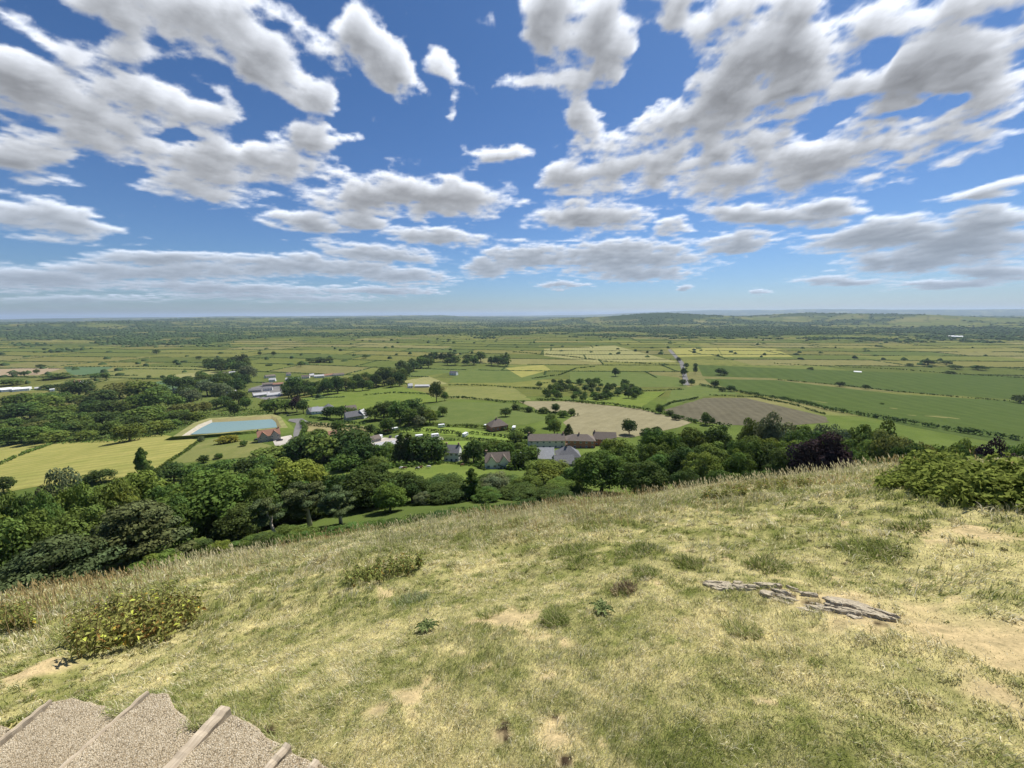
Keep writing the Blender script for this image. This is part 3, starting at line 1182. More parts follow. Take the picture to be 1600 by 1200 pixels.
# ------------------------------------------------------------------ trees at the foot of the hill (label says which)
NEAR = [
    # px, top row, width px, distance m, form, tone, label
    (70, 842, 160, 84, 'pine', 'pine', 'broad flat-layered pine at the foot of the slope, left edge, lowest tree in view'),
    (205, 788, 150, 90, 'pine', 'pine', 'tall dark pine with a bare broken limb, behind the light green shrub'),
    (12, 800, 110, 104, 'round', 'bright', 'bright green broadleaf cut by the left edge above the flat-layered pine'),
    (112, 796, 100, 108, 'round', 'mid', 'mid green broadleaf between the bright edge tree and the tall pine'),
    (205, 748, 140, 122, 'round', 'bright', 'wide bright green broadleaf below the poplar'),
    (92, 746, 66, 128, 'oval', 'grey', 'thin grey-green ash below the yellow field'),
    (312, 738, 140, 104, 'round', 'bright', 'large leafy broadleaf with a pale bent limb, left of the lime-green crown'),
    (270, 775, 80, 98, 'round', 'mid', 'mid green broadleaf pressed against the right side of the tall pine'),
    (388, 736, 105, 110, 'round', 'mid', 'rounded mid green broadleaf just left of the lime-green crown'),
    (458, 718, 96, 114, 'round', 'lime', 'lime-green crown glowing in the sun above the white-trunked pines'),
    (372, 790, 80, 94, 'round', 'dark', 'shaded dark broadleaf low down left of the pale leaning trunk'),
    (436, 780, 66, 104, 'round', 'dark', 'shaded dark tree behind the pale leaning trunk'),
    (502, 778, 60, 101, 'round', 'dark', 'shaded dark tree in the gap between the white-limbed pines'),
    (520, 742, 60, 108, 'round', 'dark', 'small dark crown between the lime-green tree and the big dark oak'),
    (576, 731, 100, 100, 'round', 'dark', 'big dark oak standing in front of the cow pasture'),
    (607, 757, 60, 88, 'oval', 'bright', 'single fresh green oval tree in front of the big dark oak'),
    (642, 741, 62, 98, 'round', 'dark', 'dark tree right behind the fresh green oval tree'),
    (664, 772, 42, 92, 'oval', 'grey', 'pale grey-green young tree with its trunk showing by the dark gap'),
    (702, 758, 74, 92, 'round', 'dark', 'very dark dense tree left of the pointed yew'),
    (737, 733, 50, 92, 'poplar', 'mid', 'pointed bushy yew standing up against the cow pasture'),
    (774, 742, 54, 99, 'round', 'grey', 'grey-green tree below the gabled white cottage'),
    (762, 778, 50, 88, 'round', 'mid', 'small tree under the pointed yew at the edge of the grass'),
    (815, 768, 70, 92, 'round', 'dark', 'low dark thicket tree at the grass edge near the middle'),
    (822, 745, 50, 104, 'round', 'mid', 'mid green tree behind the low dark thicket tree'),
    (855, 722, 84, 116, 'round', 'bright', 'bright bushy tree in front of the grey bungalow roofs'),
    (868, 770, 62, 88, 'round', 'dark', 'dark bushy tree touching the grass edge, below the bungalows'),
    (905, 730, 56, 112, 'round', 'mid', 'mid green tree just right of the bungalow roofs'),
    (942, 706, 92, 104, 'round', 'mid', 'tall spreading broadleaf left of the dense round tree'),
    (1006, 722, 76, 94, 'round', 'dark', 'dense round tree with a knobbly crown at the grass edge'),
    (968, 684, 62, 138, 'round', 'bright', 'light green crown above the terrace end'),
    (1032, 668, 72, 142, 'round', 'mid', 'high rounded crown below the pale ploughed field'),
    (1040, 706, 66, 116, 'round', 'mid', 'leafy crown directly above the dense round tree'),
    (1082, 668, 66, 150, 'oval', 'mid', 'feathery crown below the tip of the pale ploughed field'),
    (1122, 666, 58, 156, 'round', 'dark', 'dark crown below the dark ploughed field, left one'),
    (1098, 708, 66, 108, 'round', 'bright', 'sunlit crown above the tall grass tips'),
    (1072, 735, 50, 92, 'round', 'dark', 'shaded tree in the gap right of the dense round tree'),
    (1132, 734, 64, 92, 'round', 'mid', 'crown low at the grass edge under the sunlit crown'),
    (1158, 702, 60, 116, 'round', 'bright', 'small bright crown left of the copper beech group'),
    (1182, 655, 52, 170, 'round', 'mid', 'far crown against the dark ploughed field'),
    (1216, 649, 64, 160, 'round', 'grey', 'tall pale crown rising into the dark ploughed field'),
    (1200, 690, 70, 124, 'round', 'dark', 'dark crown left of the copper beech'),
    (1238, 700, 70, 112, 'round', 'dark', 'dark crown touching the copper beech'),
    (1186, 735, 60, 92, 'round', 'mid', 'small tree under the dark crowns at the grass edge'),
    (1254, 662, 50, 165, 'round', 'mid', 'mid green crown above the copper beech'),
    (1290, 681, 96, 108, 'round', 'copper', 'large copper beech with dark purple leaves'),
    (1300, 660, 56, 160, 'round', 'grey', 'clipped-looking pale crown above the copper beech'),
    (1338, 700, 60, 112, 'round', 'mid', 'mid green tree right of the copper beech'),
    (1346, 664, 62, 165, 'round', 'mid', 'rounded crown by the field hedge, right of the pale clipped crown'),
    (1384, 662, 58, 170, 'oval', 'mid', 'crown by the lane below the large green field'),
    (1400, 676, 76, 140, 'round', 'olive', 'olive-yellow crown lit by the sun'),
    (1424, 697, 74, 104, 'round', 'dark', 'dark flat-topped tree left of the bramble bank'),
    (1372, 715, 54, 98, 'round', 'mid', 'low tree at the grass edge left of the dark flat-topped tree'),
    (1452, 690, 60, 128, 'round', 'olive', 'olive crown behind the dark flat-topped tree'),
    (1484, 692, 60, 130, 'round', 'mid', 'leafy crown just above the bramble bank'),
    (1516, 688, 56, 150, 'round', 'bright', 'light crown left of the far copper beech'),
    (1566, 693, 66, 126, 'round', 'copper', 'smaller copper beech above the bramble bank near the right edge'),
    (1610, 690, 60, 150, 'round', 'mid', 'mid green crown cut by the right edge'),
    (1540, 706, 46, 110, 'round', 'mid', 'small crown between the smaller copper beech and the brambles'),
]
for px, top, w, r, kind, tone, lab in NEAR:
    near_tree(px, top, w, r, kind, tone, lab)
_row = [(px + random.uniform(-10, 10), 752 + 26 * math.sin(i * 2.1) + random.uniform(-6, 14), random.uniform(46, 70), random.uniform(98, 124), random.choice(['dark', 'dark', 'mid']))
        for i, px in enumerate(range(330, 880, 26))]


def ordinal(i):
    base = ['first', 'second', 'third', 'fourth', 'fifth', 'sixth', 'seventh', 'eighth', 'ninth', 'tenth', 'eleventh', 'twelfth', 'thirteenth', 'fourteenth',
            'fifteenth', 'sixteenth', 'seventeenth', 'eighteenth', 'nineteenth']
    tens = {2: 'twenty', 3: 'thirty', 4: 'forty', 5: 'fifty', 6: 'sixty', 7: 'seventy', 8: 'eighty'}
    tth = {2: 'twentieth', 3: 'thirtieth', 4: 'fortieth', 5: 'fiftieth', 6: 'sixtieth', 7: 'seventieth', 8: 'eightieth'}
    if i <= 19:
        return base[i - 1]
    return tth[i // 10] if i % 10 == 0 else tens[i // 10] + '-' + base[i % 10 - 1]


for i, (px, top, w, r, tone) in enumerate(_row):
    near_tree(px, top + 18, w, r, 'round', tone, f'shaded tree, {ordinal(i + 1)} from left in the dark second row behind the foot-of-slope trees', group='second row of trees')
_row = [(px + random.uniform(-10, 10), float(np.interp(px, [980, 1100, 1200, 1300, 1400, 1500, 1640], [692, 684, 672, 678, 684, 694, 702])) + random.uniform(-5, 14), random.uniform(54, 80), random.uniform(112, 165),
         random.choice(['dark', 'mid', 'mid', 'olive', 'bright'])) for px in range(985, 1640, 30)]
for i, (px, top, w, r, tone) in enumerate(_row):
    near_tree(px, top, w, r, 'round', tone, f'{ {"dark": "dark", "mid": "mid green", "olive": "olive", "bright": "light green"}[tone]} tree, {ordinal(i + 1)} from left in the inner wood behind the copper beech', group='inner wood behind the copper beech')
_row = [(px, 748 + random.uniform(0, 22), random.uniform(50, 74), random.uniform(112, 132), random.choice(['bright', 'mid', 'mid', 'dark'])) for px in range(20, 420, 38)]
for i, (px, top, w, r, tone) in enumerate(_row):
    near_tree(px, top + (14 if px < 120 else 0), w, r, 'round', tone, f'{ {"dark": "dark", "mid": "mid green", "bright": "light green"}[tone]} tree, {ordinal(i + 1)} from left in the back row below the yellow field', group='back row below the yellow field')
for i, px in enumerate(range(440, 860, 30)):
    py = float(np.interp(px, [400, 600, 800, 900], [858, 828, 800, 788])) + random.uniform(0, 3)
    p = at(px, py, 55)
    k = depth_of(p) / F
    tree('bush', random.choice(['dark', 'mid', 'mid']), (p.x, p.y, p.z - .2), random.uniform(34, 56) * k, random.uniform(14, 22) * k, f'low scrub bush, {ordinal(i + 1)} from left along the fern bank above the grass brow', lod='near', group='scrub along the fern bank')
# pines whose pale trunks show
for px, top, w, r, lean, lab in ((424, 782, 54, 86, -.22, 'pine with a pale leaning trunk, left of the twin white-limbed pines'),
                                 (478, 760, 76, 90, -.10, 'white-limbed pine with open crown, left one of the pair'),
                                 (528, 766, 62, 84, -.06, 'white-limbed pine with straight pale trunk, right one of the pair')):
    o = near_tree(px, top, w, r, 'openpine', 'pine', lab, bark=PALE_BARK)
    o.rotation_euler = (0, lean, 0)
# light shrubs on the lower slope
for px, base, w, hh, tone, lab in ((252, 900, 72, 38, 'bright', 'light green sunlit shrub on the lower slope beside the tall pine'),
                                   (346, 868, 36, 26, 'lime', 'small yellow-green shrub above the fern bank'),
                                   (385, 862, 60, 22, 'mid', 'spreading green shrub at the top of the fern bank'),
                                   (455, 848, 70, 26, 'mid', 'low shrub round the foot of the pale-trunked pines'),
                                   (548, 842, 56, 20, 'mid', 'low shrub under the big dark oak'),
                                   (300, 876, 56, 30, 'dark', 'dark shrub under the large leafy broadleaf'),
                                   (420, 856, 60, 22, 'dark', 'dark low shrub between the fern bank and the leaning trunk'),
                                   (620, 832, 60, 18, 'dark', 'dark low shrub below the fresh green oval tree'),
                                   (690, 822, 60, 18, 'dark', 'dark low shrub below the very dark dense tree'),
                                   (150, 930, 60, 30, 'mid', 'green shrub under the tall pine near the grass edge')):
    p = at(px, base, 55)
    k = depth_of(p) / F
    tree('bush', tone, (p.x, p.y, p.z - .2), w * k, hh * k * 1.1, lab, lod='near')

# ------------------------------------------------------------------ trees and bushes of the valley floor
TONE_WORD = {'bright': 'bright green', 'lime': 'yellow-green', 'mid': 'mid green', 'dark': 'dark green', 'grey': 'grey-green', 'copper': 'dark purple',
             'gorse': 'yellow flowering', 'olive': 'olive', 'pine': 'dull green'}
KIND_WORD = {'round': 'tree', 'oval': 'oval tree', 'poplar': 'pointed tree', 'conifer': 'conifer', 'pine': 'pine', 'bush': 'bush'}


def cluster(phrase, items, group, lod='mid', name=None):
    """items: px, base row, width px, height px, form, tone. Labels count along the cluster from its left end"""
    items = sorted(items)
    for i, (px, base, w, hh, kind, tone) in enumerate(items):
        lab = f'{TONE_WORD[tone]} {KIND_WORD[kind]}, {ordinal(i + 1)} from left {phrase}' if len(items) > 1 else f'{TONE_WORD[tone]} {KIND_WORD[kind]} {phrase}'
        mid_tree(px, base, w, hh, kind, tone, lab, lod=lod, group=group, name=name if kind != 'bush' else None)


def fill(poly, n, w, hh, tones, seed, kinds=('round',), sep=.55):
    rng = random.Random(seed)
    xs, ys = [p[0] for p in poly], [p[1] for p in poly]
    out, tries = [], 0
    while len(out) < n and tries < 6000:
        tries += 1
        x, y = rng.uniform(min(xs), max(xs)), rng.uniform(min(ys), max(ys))
        if not bool(in_poly(np.array(x), np.array(y), poly)):
            continue
        ww = rng.uniform(*w)
        if any(abs(x - o[0]) < sep * ww and abs(y - o[1]) < .35 * sep * ww for o in out):
            continue
        out.append((x, y, ww, ww * rng.uniform(*hh), rng.choice(kinds), rng.choice(tones)))
    return out


cluster('in the hedge below the yellow field', [
    (6, 770, 34, 26, 'round', 'dark'), (136, 757, 30, 16, 'bush', 'mid'), (158, 754, 40, 20, 'round', 'dark'),
    (246, 764, 24, 30, 'oval', 'dark'), (272, 752, 46, 30, 'round', 'dark'), (300, 750, 40, 26, 'round', 'mid'), (330, 746, 30, 22, 'round', 'dark'),
    (352, 743, 44, 26, 'round', 'mid'), (388, 742, 46, 26, 'round', 'dark'), (205, 762, 40, 14, 'bush', 'mid'), (415, 738, 40, 26, 'round', 'mid')], 'trees below the yellow field')
mid_tree(228, 757, 38, 59, 'poplar', 'mid', 'tall pointed poplar standing alone against the yellow field', lod='near')
cluster('on grass in front of the reservoir', [
    (318, 723, 18, 13, 'bush', 'dark'), (342, 716, 14, 9, 'bush', 'mid'), (381, 697, 13, 10, 'bush', 'mid'), (315, 690, 11, 9, 'bush', 'grey')], 'bushes near the reservoir')
mid_tree(357, 692, 34, 13, 'bush', 'gorse', 'yellow-flowered gorse bush between the reservoir and the red-roofed house')
cluster('in the shelter belt behind the cow pasture', [
    (436, 724, 80, 27, 'round', 'mid'), (470, 706, 40, 26, 'round', 'mid'), (474, 724, 62, 44, 'round', 'dark'), (508, 723, 74, 46, 'round', 'mid'), (548, 716, 76, 48, 'round', 'dark'),
    (498, 692, 34, 22, 'round', 'mid'), (540, 735, 50, 26, 'round', 'mid'), (562, 728, 56, 44, 'round', 'dark'), (592, 722, 40, 28, 'oval', 'mid'), (606, 712, 30, 22, 'round', 'bright'),
    (545, 723, 30, 14, 'bush', 'bright'), (590, 733, 36, 20, 'round', 'mid')], 'shelter belt trees')
cluster('in the dark conifer clump beside the white house', [
    (628, 722, 34, 46, 'conifer', 'dark'), (640, 723, 38, 46, 'conifer', 'dark'), (656, 722, 52, 42, 'round', 'dark'), (674, 721, 50, 40, 'round', 'dark'), (688, 721, 30, 30, 'round', 'mid')], 'dark clump by the white house')
cluster('around the lane hamlet', [
    (430, 648, 34, 26, 'round', 'mid'), (418, 640, 24, 16, 'round', 'mid'), (447, 644, 24, 20, 'round', 'mid'), (464, 644, 22, 24, 'oval', 'copper'), (474, 646, 22, 22, 'oval', 'dark'),
    (516, 654, 26, 20, 'round', 'dark'), (534, 654, 26, 20, 'round', 'dark'), (548, 652, 20, 16, 'round', 'mid'), (529, 676, 24, 20, 'round', 'mid'),
    (586, 656, 34, 22, 'round', 'mid'), (600, 655, 30, 28, 'round', 'dark'), (606, 676, 30, 24, 'round', 'mid'), (580, 674, 18, 12, 'bush', 'dark')], 'hamlet trees')
cluster('in the grove north of the campsite', [
    (612, 650, 30, 24, 'round', 'mid'), (625, 662, 34, 36, 'round', 'mid'), (641, 655, 46, 32, 'round', 'dark'), (640, 666, 30, 28, 'round', 'mid'), (656, 660, 32, 26, 'round', 'dark'), (672, 662, 28, 24, 'round', 'bright'),
    (655, 667, 26, 18, 'round', 'grey'), (692, 650, 18, 16, 'round', 'mid'), (681, 655, 18, 14, 'round', 'mid')], 'grove trees')
cluster('between the white cottages and the terrace', [
    (740, 722, 38, 36, 'round', 'dark'), (758, 712, 28, 22, 'round', 'mid'), (727, 722, 22, 18, 'bush', 'mid'), (790, 716, 30, 26, 'round', 'mid'),
    (812, 732, 30, 26, 'round', 'dark'), (812, 706, 26, 16, 'round', 'mid'), (828, 722, 34, 26, 'round', 'mid'), (866, 680, 26, 28, 'round', 'bright'), (888, 684, 22, 22, 'conifer', 'dark'),
    (826, 682, 20, 16, 'round', 'dark'), (806, 692, 30, 20, 'round', 'mid'), (775, 704, 30, 18, 'round', 'mid')], 'trees among the cottages')
cluster('by the lower edge of the ploughed fields', [
    (983, 679, 26, 25, 'round', 'dark'), (1010, 688, 22, 20, 'oval', 'dark'), (1026, 680, 18, 14, 'round', 'dark'), (1102, 664, 18, 20, 'oval', 'mid'), (1113, 664, 10, 12, 'oval', 'mid'),
    (1030, 646, 14, 14, 'oval', 'mid'), (1056, 656, 16, 10, 'bush', 'dark'), (1046, 650, 14, 10, 'bush', 'dark')], 'trees round the ploughed fields')
cluster('at the corner of the pale plough', [
    (790, 651, 20, 14, 'round', 'dark'), (868, 644, 16, 14, 'round', 'dark'), (880, 652, 18, 12, 'bush', 'mid'), (893, 650, 14, 12, 'round', 'mid'), (826, 644, 16, 10, 'bush', 'dark'), (850, 646, 18, 10, 'bush', 'dark'),
    (806, 640, 14, 10, 'bush', 'dark'), (860, 668, 20, 22, 'round', 'mid')], 'trees round the ploughed fields')
mid_tree(682, 628, 24, 32, 'round', 'dark', 'tall dark oak standing alone in the hedge corner of the long pasture')
mid_tree(695, 626, 14, 14, 'round', 'mid', 'smaller tree right beside the tall dark oak')
mid_tree(283, 664, 30, 22, 'round', 'dark', 'dark round tree at the far left corner of the reservoir')
mid_tree(367, 650, 18, 20, 'oval', 'dark', 'dark oval tree on the far bank of the reservoir')
cluster('in the wood west of the reservoir', fill([(-10, 692), (-10, 648), (60, 632), (150, 615), (255, 625), (300, 640), (345, 648), (268, 676), (200, 690), (100, 694)], 58, (28, 54), (.48, .68),
        ('mid', 'mid', 'mid', 'dark', 'bright', 'bright', 'olive'), 3), 'trees of the wood west of the reservoir')
cluster('among the houses behind the reservoir', fill([(265, 612), (300, 596), (372, 588), (395, 600), (392, 640), (360, 642), (300, 636)], 25, (20, 34), (.65, .95),
        ('mid', 'dark', 'dark', 'mid', 'grey'), 4), 'trees behind the reservoir')
cluster('in the belt below the upper town', fill([(440, 624), (446, 613), (520, 611), (548, 604), (590, 596), (634, 592), (630, 603), (560, 612), (470, 622)], 36, (17, 29), (.85, 1.15),
        ('mid', 'dark', 'dark', 'mid', 'olive'), 5), 'belt of trees by the town')
cluster('in the curved copse past the hay meadow', fill([(612, 586), (652, 568), (700, 562), (792, 568), (790, 575), (725, 572), (660, 576), (632, 594)], 26, (14, 23), (.7, .95),
        ('dark', 'dark', 'mid'), 6), 'curved copse', lod='small')
cluster('in the round copse beyond the pale stubble', fill([(318, 581), (326, 572), (385, 571), (388, 582)], 14, (16, 24), (.7, .9), ('dark', 'dark', 'mid'), 8), 'round copse', lod='small')
cluster('in the orchard beside the road', fill([(842, 604), (870, 598), (930, 600), (1004, 606), (1012, 622), (940, 628), (880, 628), (842, 622)], 62, (9, 17), (.65, .85), ('mid', 'dark', 'dark'), 15, sep=.4), 'orchard trees', lod='small', name='orchard_tree')
cluster('lining the straight road', [(1068, 588, 12, 14, 'round', 'dark'), (1072, 576, 9, 9, 'round', 'dark'), (1086, 584, 8, 12, 'oval', 'dark'), (1080, 602, 12, 10, 'round', 'mid'), (1066, 602, 12, 10, 'round', 'dark'),
        (1060, 566, 8, 8, 'round', 'dark'), (1116, 606, 14, 12, 'round', 'dark'), (1128, 612, 12, 8, 'bush', 'dark'), (1142, 612, 16, 10, 'round', 'dark'), (1086, 575, 8, 8, 'round', 'dark')], 'roadside trees', lod='small', name='roadside_tree')
cluster('standing alone in the big green fields', [(962, 588, 15, 13, 'round', 'dark'), (1126, 586, 18, 11, 'round', 'dark'), (1134, 586, 9, 7, 'bush', 'dark'), (1312, 604, 15, 8, 'round', 'dark'), (1352, 608, 12, 7, 'round', 'dark'), (1266, 578, 10, 5, 'bush', 'dark'),
        (1493, 577, 20, 7, 'round', 'dark'), (1528, 578, 22, 7, 'round', 'dark'), (1450, 570, 24, 8, 'round', 'dark'), (1478, 570, 16, 7, 'round', 'dark'), (1594, 630, 24, 13, 'round', 'dark'), (1485, 584, 14, 5, 'bush', 'dark'),
        (1378, 632, 6, 3, 'bush', 'dark'), (1421, 572, 10, 5, 'bush', 'dark')], 'lone field trees', lod='small', name='field_tree')
cluster('dotted over the western fields', [(25, 588, 14, 8, 'round', 'grey'), (38, 588, 12, 8, 'round', 'dark'), (58, 584, 9, 7, 'oval', 'mid'), (65, 574, 14, 5, 'bush', 'dark'), (88, 592, 38, 10, 'bush', 'mid'), (150, 592, 16, 9, 'round', 'mid'),
        (166, 592, 14, 10, 'round', 'mid'), (75, 608, 20, 8, 'bush', 'dark'), (92, 607, 14, 7, 'round', 'dark'), (233, 590, 7, 4, 'bush', 'dark'), (255, 591, 8, 5, 'bush', 'dark'), (275, 569, 9, 7, 'round', 'dark'), (245, 553, 12, 7, 'round', 'dark'),
        (311, 562, 9, 6, 'round', 'dark'), (20, 602, 30, 10, 'round', 'mid'), (428, 556, 8, 7, 'round', 'dark'), (406, 555, 7, 6, 'round', 'dark'), (470, 573, 10, 8, 'round', 'mid'), (500, 566, 30, 8, 'bush', 'dark'), (515, 566, 14, 8, 'round', 'mid'),
        (484, 566, 12, 7, 'round', 'mid'), (571, 560, 10, 6, 'round', 'mid')], 'trees dotted over the western fields', lod='small', name='field_tree')

# ------------------------------------------------------------------ hedges
HEDGES = [
    ([(-20, 735), (30, 713), (95, 690)], 2.2, 2.5, 'mid', 'hedge cutting off the left corner of the yellow field'),
    ([(313, 688), (290, 706), (258, 728), (236, 742)], 1.8, 3.0, 'mid', 'rough hedge between the yellow field and the olive pasture'),
    ([(480, 664), (520, 667), (560, 671), (600, 678), (640, 672)], 3.2, 4.0, 'dark', 'clipped dark hedge below the lane hamlet'),
    ([(478, 652), (530, 660), (572, 663)], 2.0, 3.0, 'dark', 'long low hedge in front of the hamlet gardens'),
    ([(471, 660), (478, 672), (468, 690)], 3.0, 3.0, 'mid', 'thick hedge along the right side of the lane'),
    ([(610, 677), (660, 674), (715, 678), (720, 682)], 2.6, 3.0, 'dark', 'dark hedge on the upper side of the campsite'),
    ([(625, 664), (680, 665), (740, 668), (790, 673), (835, 675)], 2.6, 4.0, 'mid', 'bushy hedge below the long green pasture'),
    ([(735, 678), (780, 682), (830, 686)], 2.2, 3.0, 'dark', 'hedge on the strip above the small lawn'),
    ([(735, 687), (770, 690), (820, 694)], 2.0, 3.0, 'dark', 'hedge on the strip beside the small lawn'),
    ([(640, 690), (690, 689), (735, 687)], 1.8, 2.5, 'mid', 'low hedge behind the small lawn'),
    ([(800, 640), (850, 646), (900, 651)], 3.4, 5.0, 'dark', 'bushy hedge cutting into the near corner of the ploughed field'),
    ([(840, 626), (900, 629), (960, 634), (1000, 640), (1030, 646), (1082, 660), (1140, 668)], 3.0, 4.0, 'dark', 'long hedge above the pale ploughed field'),
    ([(700, 622), (740, 624), (780, 628), (820, 630)], 2.6, 4.0, 'dark', 'hedge above the middle green pasture'),
    ([(570, 618), (620, 614), (675, 617)], 2.2, 3.0, 'dark', 'thin hedge through the lush field left of the dark oak'),
    ([(455, 622), (520, 612), (570, 606), (640, 601)], 3.4, 5.0, 'mid', 'tall hedge at the foot of the tree belt'),
    ([(1095, 603), (1150, 612), (1220, 624), (1290, 640), (1350, 650), (1430, 664), (1500, 676), (1610, 690)], 4.0, 6.0, 'dark', 'long tall hedge between the lane and the great green field'),
    ([(1110, 618), (1180, 621), (1240, 633), (1290, 648)], 1.8, 3.0, 'dark', 'low hedge above the dark ploughed field'),
    ([(1030, 640), (1060, 628), (1090, 622)], 2.0, 3.0, 'dark', 'short hedge on the left side of the dark ploughed field'),
    ([(1208, 593), (1300, 601), (1400, 612), (1500, 621), (1620, 631)], 1.8, 3.0, 'dark', 'thin hedge across the middle of the great green field'),
    ([(1210, 568), (1300, 573), (1400, 577), (1500, 585), (1620, 592)], 1.8, 3.0, 'dark', 'thin hedge along the top of the great green field'),
    ([(1000, 612), (1040, 610), (1070, 609)], 1.8, 3.0, 'dark', 'short dark hedge between the orchard and the road'),
    ([(830, 592), (875, 586), (900, 576), (930, 573)], 2.6, 4.0, 'dark', 'winding hedge up to the lone round tree'),
    ([(940, 608), (880, 596), (840, 600)], 2.2, 3.0, 'mid', 'hedge at the back of the orchard'),
    ([(700, 602), (760, 603), (830, 607), (870, 610)], 2.4, 4.0, 'dark', 'hedge at the top of the strip pastures'),
    ([(940, 565), (1000, 568), (1045, 570)], 2.8, 4.0, 'dark', 'hedge with trees in front of the hay strips'),
    ([(800, 550), (880, 556), (940, 564)], 2.8, 4.0, 'dark', 'ragged hedge left of the hay strips'),
    ([(-20, 588), (60, 590), (110, 588), (215, 587)], 2.0, 3.0, 'dark', 'hedge below the pinkish tilled field'),
    ([(100, 574), (190, 573), (320, 573)], 2.0, 3.0, 'dark', 'hedge above the blue-green crop'),
    ([(95, 606), (135, 601), (172, 594)], 2.2, 3.0, 'dark', 'hedge behind the pink farmhouse'),
    ([(200, 593), (290, 592), (340, 587)], 2.0, 3.0, 'dark', 'hedge below the pale stubble'),
    ([(-10, 694), (60, 693), (110, 690)], 2.4, 4.0, 'dark', 'hedge between the wood and the left corner of the yellow field'),
    ([(110, 690), (180, 686), (255, 682)], 2.6, 4.0, 'dark', 'dark hedge between the wood and the long edge of the yellow field'),
    ([(590, 736), (640, 727), (700, 724), (750, 730)], 1.2, 1.5, 'mid', 'low garden hedge behind the cow pasture'),
    ([(747, 731), (760, 736), (800, 738)], 1.2, 1.5, 'dark', 'low hedge below the gabled white cottage'),
]
for i, (pts, hh, ww, tone, lab) in enumerate(HEDGES):
    hedge(pts, hh, ww, tone, lab, gap=.18 if hh < 2.3 else .0)

# ------------------------------------------------------------------ bracken and scrub on the lower slope, far trees and hedgerows (uncountable)
def scrub(name, polys, n, size, hgt, tone, seed, rmin=60):
    rng = np.random.default_rng(seed)
    Vs, Fs, Cs, off = [], [], [], 0
    for poly, frac in polys:
        xs, ys = [p[0] for p in poly], [p[1] for p in poly]
        m = int(n * frac)
        q = np.stack([rng.uniform(min(xs), max(xs), m * 3), rng.uniform(min(ys), max(ys), m * 3)], -1)
        q = q[in_poly(q[:, 0], q[:, 1], poly)][:m]
        P = unproj(q[:, 0], q[:, 1], rmin)
        lump = fbm(P[:, 0] / 3, P[:, 1] / 3, 3, seed)
        P[:, 2] += hgt * rng.random(len(P)) * (.25 + 1.5 * np.clip(lump - .25, 0, 1))
        nr = rng.normal(size=P.shape) * .7 + np.array([0, 0, .9])
        V, Fq = quads_from(P, nr, size, rng)
        tn = (.7 + .6 * rng.random(len(P))) * (.75 + .5 * fbm(P[:, 0] / 5, P[:, 1] / 5, 2, seed + 1))
        Vs.append(V)
        Fs.append(Fq + off)
        Cs.append(np.repeat(np.stack([tn * (1 + .25 * (lump - .5)), tn, tn * .95], -1), 4, 0))
        off += len(V)
    return link(name, mesh_np(name, np.vstack(Vs), [np.vstack(Fs)], TONE[tone], np.vstack(Cs)), kind='stuff')


scrub('undergrowth', [([(60, 935), (330, 872), (430, 850), (520, 840), (640, 826), (760, 806), (900, 790), (900, 775), (700, 800), (560, 822), (430, 838), (340, 850), (200, 890)], 1.0)], 44000, .42, .9, 'dark', 5)
scrub('undergrowth', [([(-10, 692), (-10, 640), (60, 622), (150, 608), (255, 618), (300, 634), (420, 640), (430, 655), (330, 650), (268, 676), (200, 690), (100, 694)], .6),
                      ([(430, 728), (470, 690), (560, 690), (600, 705), (690, 712), (690, 726), (560, 738), (470, 738)], .25), ([(740, 728), (750, 700), (830, 690), (850, 715), (840, 735), (800, 735)], .15)], 26000, 1.6, 3.2, 'mid', 9)


def ico_lumps(P, W, H, rng):
    """low faceted leaf lumps, a dozen faces each"""
    base = np.array([(-.5, -.3, 0), (.5, -.3, 0), (.3, .5, 0), (-.35, .45, 0), (-.42, -.2, .6), (.38, -.34, .55), (.36, .3, .62), (-.3, .32, .58), (.02, .03, 1.0)])
    quads = np.array([(0, 1, 5, 4), (1, 2, 6, 5), (2, 3, 7, 6), (3, 0, 4, 7)])
    tris = np.array([(4, 5, 8), (5, 6, 8), (6, 7, 8), (7, 4, 8)])
    n = len(P)
    a = rng.uniform(0, 6.28, n)
    j = base[None] + rng.normal(size=(n, 9, 3)) * .09
    ca, sa = np.cos(a)[:, None], np.sin(a)[:, None]
    x = (j[..., 0] * ca - j[..., 1] * sa) * W[:, None]
    y = (j[..., 0] * sa + j[..., 1] * ca) * W[:, None]
    z = j[..., 2] * H[:, None]
    V = np.stack([x + P[:, :1], y + P[:, 1:2], z + P[:, 2:3]], -1).reshape(-1, 3)
    o = (np.arange(n) * 9)[:, None, None]
    return V, (quads[None] + o).reshape(-1, 4), (tris[None] + o).reshape(-1, 3)


